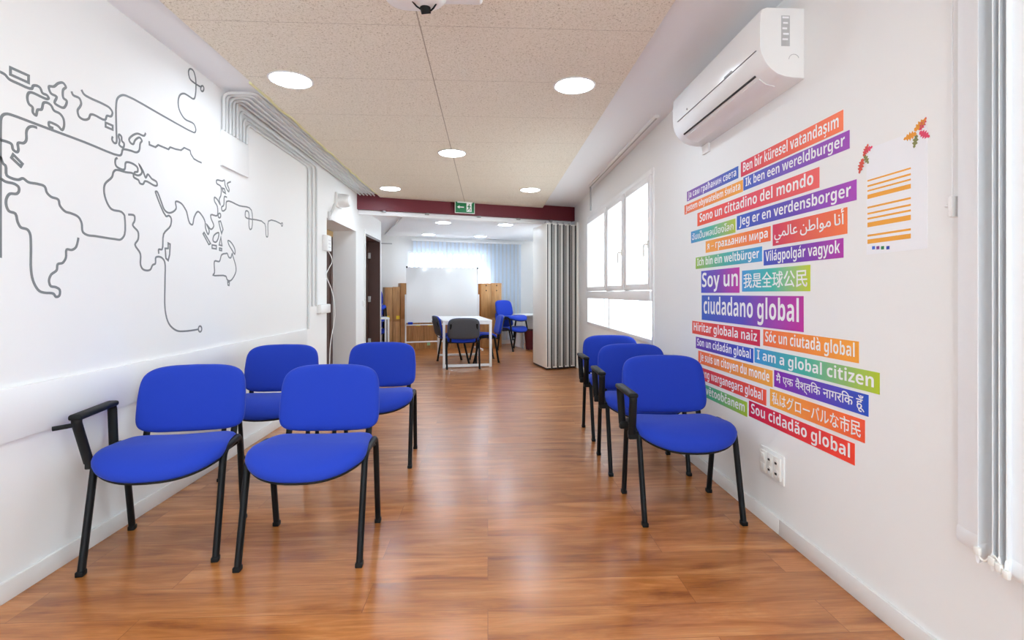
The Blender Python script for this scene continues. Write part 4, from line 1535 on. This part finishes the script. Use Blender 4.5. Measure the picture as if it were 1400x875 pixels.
# ------------------------------------------------------------------ back room: blinds, cabinets, board, table, desk
bb_ = thing('vertical_blind', 'pale vertical blind across the far window of the back room', 'blind')
k = MB().box((u_of(on_v(566, 350, BV - .1)) - .05, BV - .13, 2.36), (u_of(on_v(713, 350, BV - .1)) + .03, BV - .07, 2.40), MB_ROOM)
k.build('head_rail', M['white_metal'], bb_, smooth=False)
k = MB()
uu = u_of(on_v(567, 350, BV - .1))
while uu < u_of(on_v(713, 350, BV - .1)):
    ang = math.radians(32)
    dx, dy = .0445 * math.cos(ang), .0445 * math.sin(ang)
    a_ = Vector((uu - dx, BV - .10 - dy, 0)); b_ = Vector((uu + dx, BV - .10 + dy, 0))
    nn = Vector((-dy, dx, 0)).normalized() * .001
    k.loft([[MB_ROOM @ Vector((p.x, p.y, z)) for p in (a_ + nn, b_ + nn, b_ - nn, a_ - nn)] for z in (.10, 2.36)])
    uu += .096
k.build('slats', M['slat_back'], bb_, smooth=False)


def cabinet(label, u0, u1, v0, v1, h, nb, holes=False, side=False):
    o = thing('wooden_cabinet', label, 'cabinet', uv(u0, v0), PHI, 'honey-wood plank cabinets of the back room')
    w_, d_ = u1 - u0, v1 - v0
    MB().box((0, .02, 0), (w_, d_, h - .01)).build('carcass', M['orange_wood'] if side else M['boards'], o, smooth=False)
    bw = w_ / nb
    rr_ = random.Random(nb * 7 + int(h * 100))
    for j in range(nb):
        for (z0_, z1_) in ((.02, h * .46), (h * .46 + .008, h - rr_.uniform(0, .02))):
            k = MB().box((j * bw + .004, 0, z0_), ((j + 1) * bw - .004, .02, z1_), bev=.003)
            pn = k.build('plank', M['boards'], o)
        if holes:
            for zz in (h - .06, h - .17):
                MB().cyl((j * bw + bw / 2, -.003, zz), (j * bw + bw / 2, .004, zz), .014, 10).build('peg', M['black_plastic'], pn)
    return o


def u_at(px, v):
    return u_of(on_v(px, 440, v))


c1 = cabinet('low honey-wood plank cabinet with yellow notes beside the open door', u_at(526, 3.05), u_at(547, 3.05), 3.05, 3.42, 1.335, 2)
c2 = cabinet('wide honey-wood plank cabinet standing behind the whiteboard', u_at(547.5, 3.2), u_at(651, 3.2), 3.2, 3.55, 1.425, 7)
c3 = cabinet('tall honey-wood plank cabinet with dark pegs between the whiteboard and the stacked chairs', u_at(657.5, 3.0), u_at(686, 3.0), 3.0, 3.24, 1.43, 2, True, True)
for px, py, v, mm, lb in ((530, 434, 3.05, 'yellow_note', 'yellow note on the low cabinet, nearer the door'), (544, 434, 3.05, 'yellow_note', 'yellow note on the low cabinet, nearer the whiteboard'),
                          (586, 470, 3.2, 'green_note', 'pale green note under the whiteboard'), (600, 470, 3.2, 'blue_note', 'pale blue note under the whiteboard beside the table'),
                          (572, 446, 2.73, 'yellow_note', 'yellow sponge on the whiteboard tray, left one'), (588, 445.5, 2.73, 'yellow_note', 'yellow sponge on the whiteboard tray beside the table')):
    p = on_v(px, py, v)
    uu, hh = u_of(p), .035
    if v < 3:
        k = MB().box((uu - .04, 2.735, .527), (uu + .04, 2.785, .557), MB_ROOM, bev=.006)
        nm, ct = 'sponge', 'sponge'
    else:
        k = MB().box((uu - .035, v - .004, p.z - hh), (uu + .035, v - .0005, p.z + hh), MB_ROOM)
        nm, ct = 'sticky_note', 'note'
    tag(k.build(nm, M[mm]), lb, ct, 'notes and sponges by the whiteboard')

# whiteboard on a stand
VB = 2.8
a_, b_ = on_v(556.5, 403, VB), on_v(652.5, 403, VB)
u0, u1 = u_of(a_), u_of(b_)
zt = (on_v(556.5, 366, VB).z + on_v(652.5, 367, VB).z) / 2
zb = (on_v(556.5, 441.5, VB).z + on_v(652.5, 438, VB).z) / 2
wb = thing('whiteboard', 'large white board on a white metal stand in the back room', 'whiteboard', uv(u0, VB), PHI)
W_ = u1 - u0
MB().box((0, -.012, zb), (W_, .012, zt), bev=.003).build('board', M['whiteboard'], wb)
k = MB()
for a2, b2 in (((-.012, -.016, zb - .012), (W_ + .012, .016, zb)), ((-.012, -.016, zt), (W_ + .012, .016, zt + .010)), ((-.012, -.016, zb), (0, .016, zt)), ((W_, -.016, zb), (W_ + .012, .016, zt))):
    k.box(a2, b2)
k.build('rim', M['white_metal'], wb, smooth=False)
for xx in (-.03, W_ + .03):
    k = MB().tube([(xx, .0, .03), (xx, .0, zt - .55)], .016, 10)
    k.tube([(xx, -.30, .03), (xx, .30, .03)], .016, 10)
    for yy in (-.28, .28):
        k.cyl((xx, yy, 0), (xx, yy, .03), .018, 10)
    k.build('stand_leg', M['white_metal'], wb)
MB().box((-.03, -.07, zb - .065), (W_ + .03, .0, zb - .045), bev=.004).build('tray', M['white_metal'], wb)
MB().tube([(-.03, 0, .20), (W_ + .03, 0, .20)], .016, 10).build('crossbar', M['white_metal'], wb)
for xx in (-.005, W_ + .005):
    MB().box((xx - .012, -.03, zt - .01), (xx + .012, .02, zt + .025), bev=.004).build('corner_clip', M['black_plastic'], wb)
k = MB().box((.01, -.062, zb - .0445), (.11, -.015, zb + .004), bev=.012, seg=3)
o = k.build('board_eraser', M['blue'])
o.location = uv(u0, VB); o.rotation_euler = (0, 0, PHI)
tag(o, 'blue board eraser on the whiteboard tray', 'eraser')

# white table
tb = thing('white_table', 'white table with a square tube frame in the back room', 'table', (-.445, 8.925, 0), math.radians(9))
TW, TD_, TH_ = .40, .76, .765
MB().box((-TW, -TD_, TH_ - .028), (TW, TD_, TH_), bev=.003).build('tabletop', M['white_metal'], tb)
for yy in (-TD_ + .03, TD_ - .03):
    k = MB()
    for xx in (-TW + .022, TW - .022):
        k.box((xx - .02, yy - .02, .0), (xx + .02, yy + .02, TH_ - .028), bev=.003)
    k.box((-TW + .042, yy - .02, .012), (TW - .042, yy + .02, .052), bev=.003)
    k.box((-TW + .042, yy - .02, TH_ - .07), (TW - .042, yy + .02, TH_ - .03), bev=.003)
    k.build('leg_frame', M['white_metal'], tb)
for xx in (-TW + .022, TW - .022):
    MB().box((xx - .015, -TD_ + .05, TH_ - .068), (xx + .015, TD_ - .05, TH_ - .03)).build('side_rail', M['white_metal'], tb, smooth=False)

# white desk with a dark red bin at the right
pd = on_z(716, 476, 0)
dk = thing('white_desk', 'white desk behind the folded partition', 'desk', (1.0, 11.35, 0), PHI)
MB().box((-.36, -.30, .705), (.36, .30, .735), bev=.003).build('desktop', M['white_metal'], dk)
for xx in (-.34, .32):
    MB().box((xx, -.28, 0), (xx + .022, .28, .705)).build('side_panel', M['white_metal'], dk, smooth=False)
MB().box((-.318, .20, .25), (.32, .218, .705)).build('modesty_panel', M['white_metal'], dk, smooth=False)
bn = thing('waste_bin', 'dark red bin beneath the white desk', 'bin', (.92, 10.80, 0), PHI)
k = MB()
rs = [(.0, .10), (.01, .11), (.40, .145), (.415, .15), (.415, .14), (.02, .104)]
k.loft([[Vector((r * math.cos(2 * math.pi * j / 28), r * math.sin(2 * math.pi * j / 28), zz + .1 * 0)) for j in range(28)] for zz, r in rs], True, True)
k.build('bucket', M['red_dark'], bn)
MB().tube([Vector((.148 * math.cos(2 * math.pi * j / 28), .148 * math.sin(2 * math.pi * j / 28), .416)) for j in range(28)], .008, 8, closed=True).build('rim', M['black_plastic'], bn)

# white side table half hidden at the left
st = thing('side_table', 'narrow white side table half hidden beside the low cabinet', 'side table', (-2.12, 9.55, 0), PHI)
MB().box((-.25, -.25, .72), (.25, .25, .75), bev=.003).build('tabletop', M['white_metal'], st)
for xx in (-.23, .23):
    for yy in (-.23, .23):
        MB().box((xx - .016, yy - .016, 0), (xx + .016, yy + .016, .72)).build('leg', M['white_metal'], st, smooth=False)
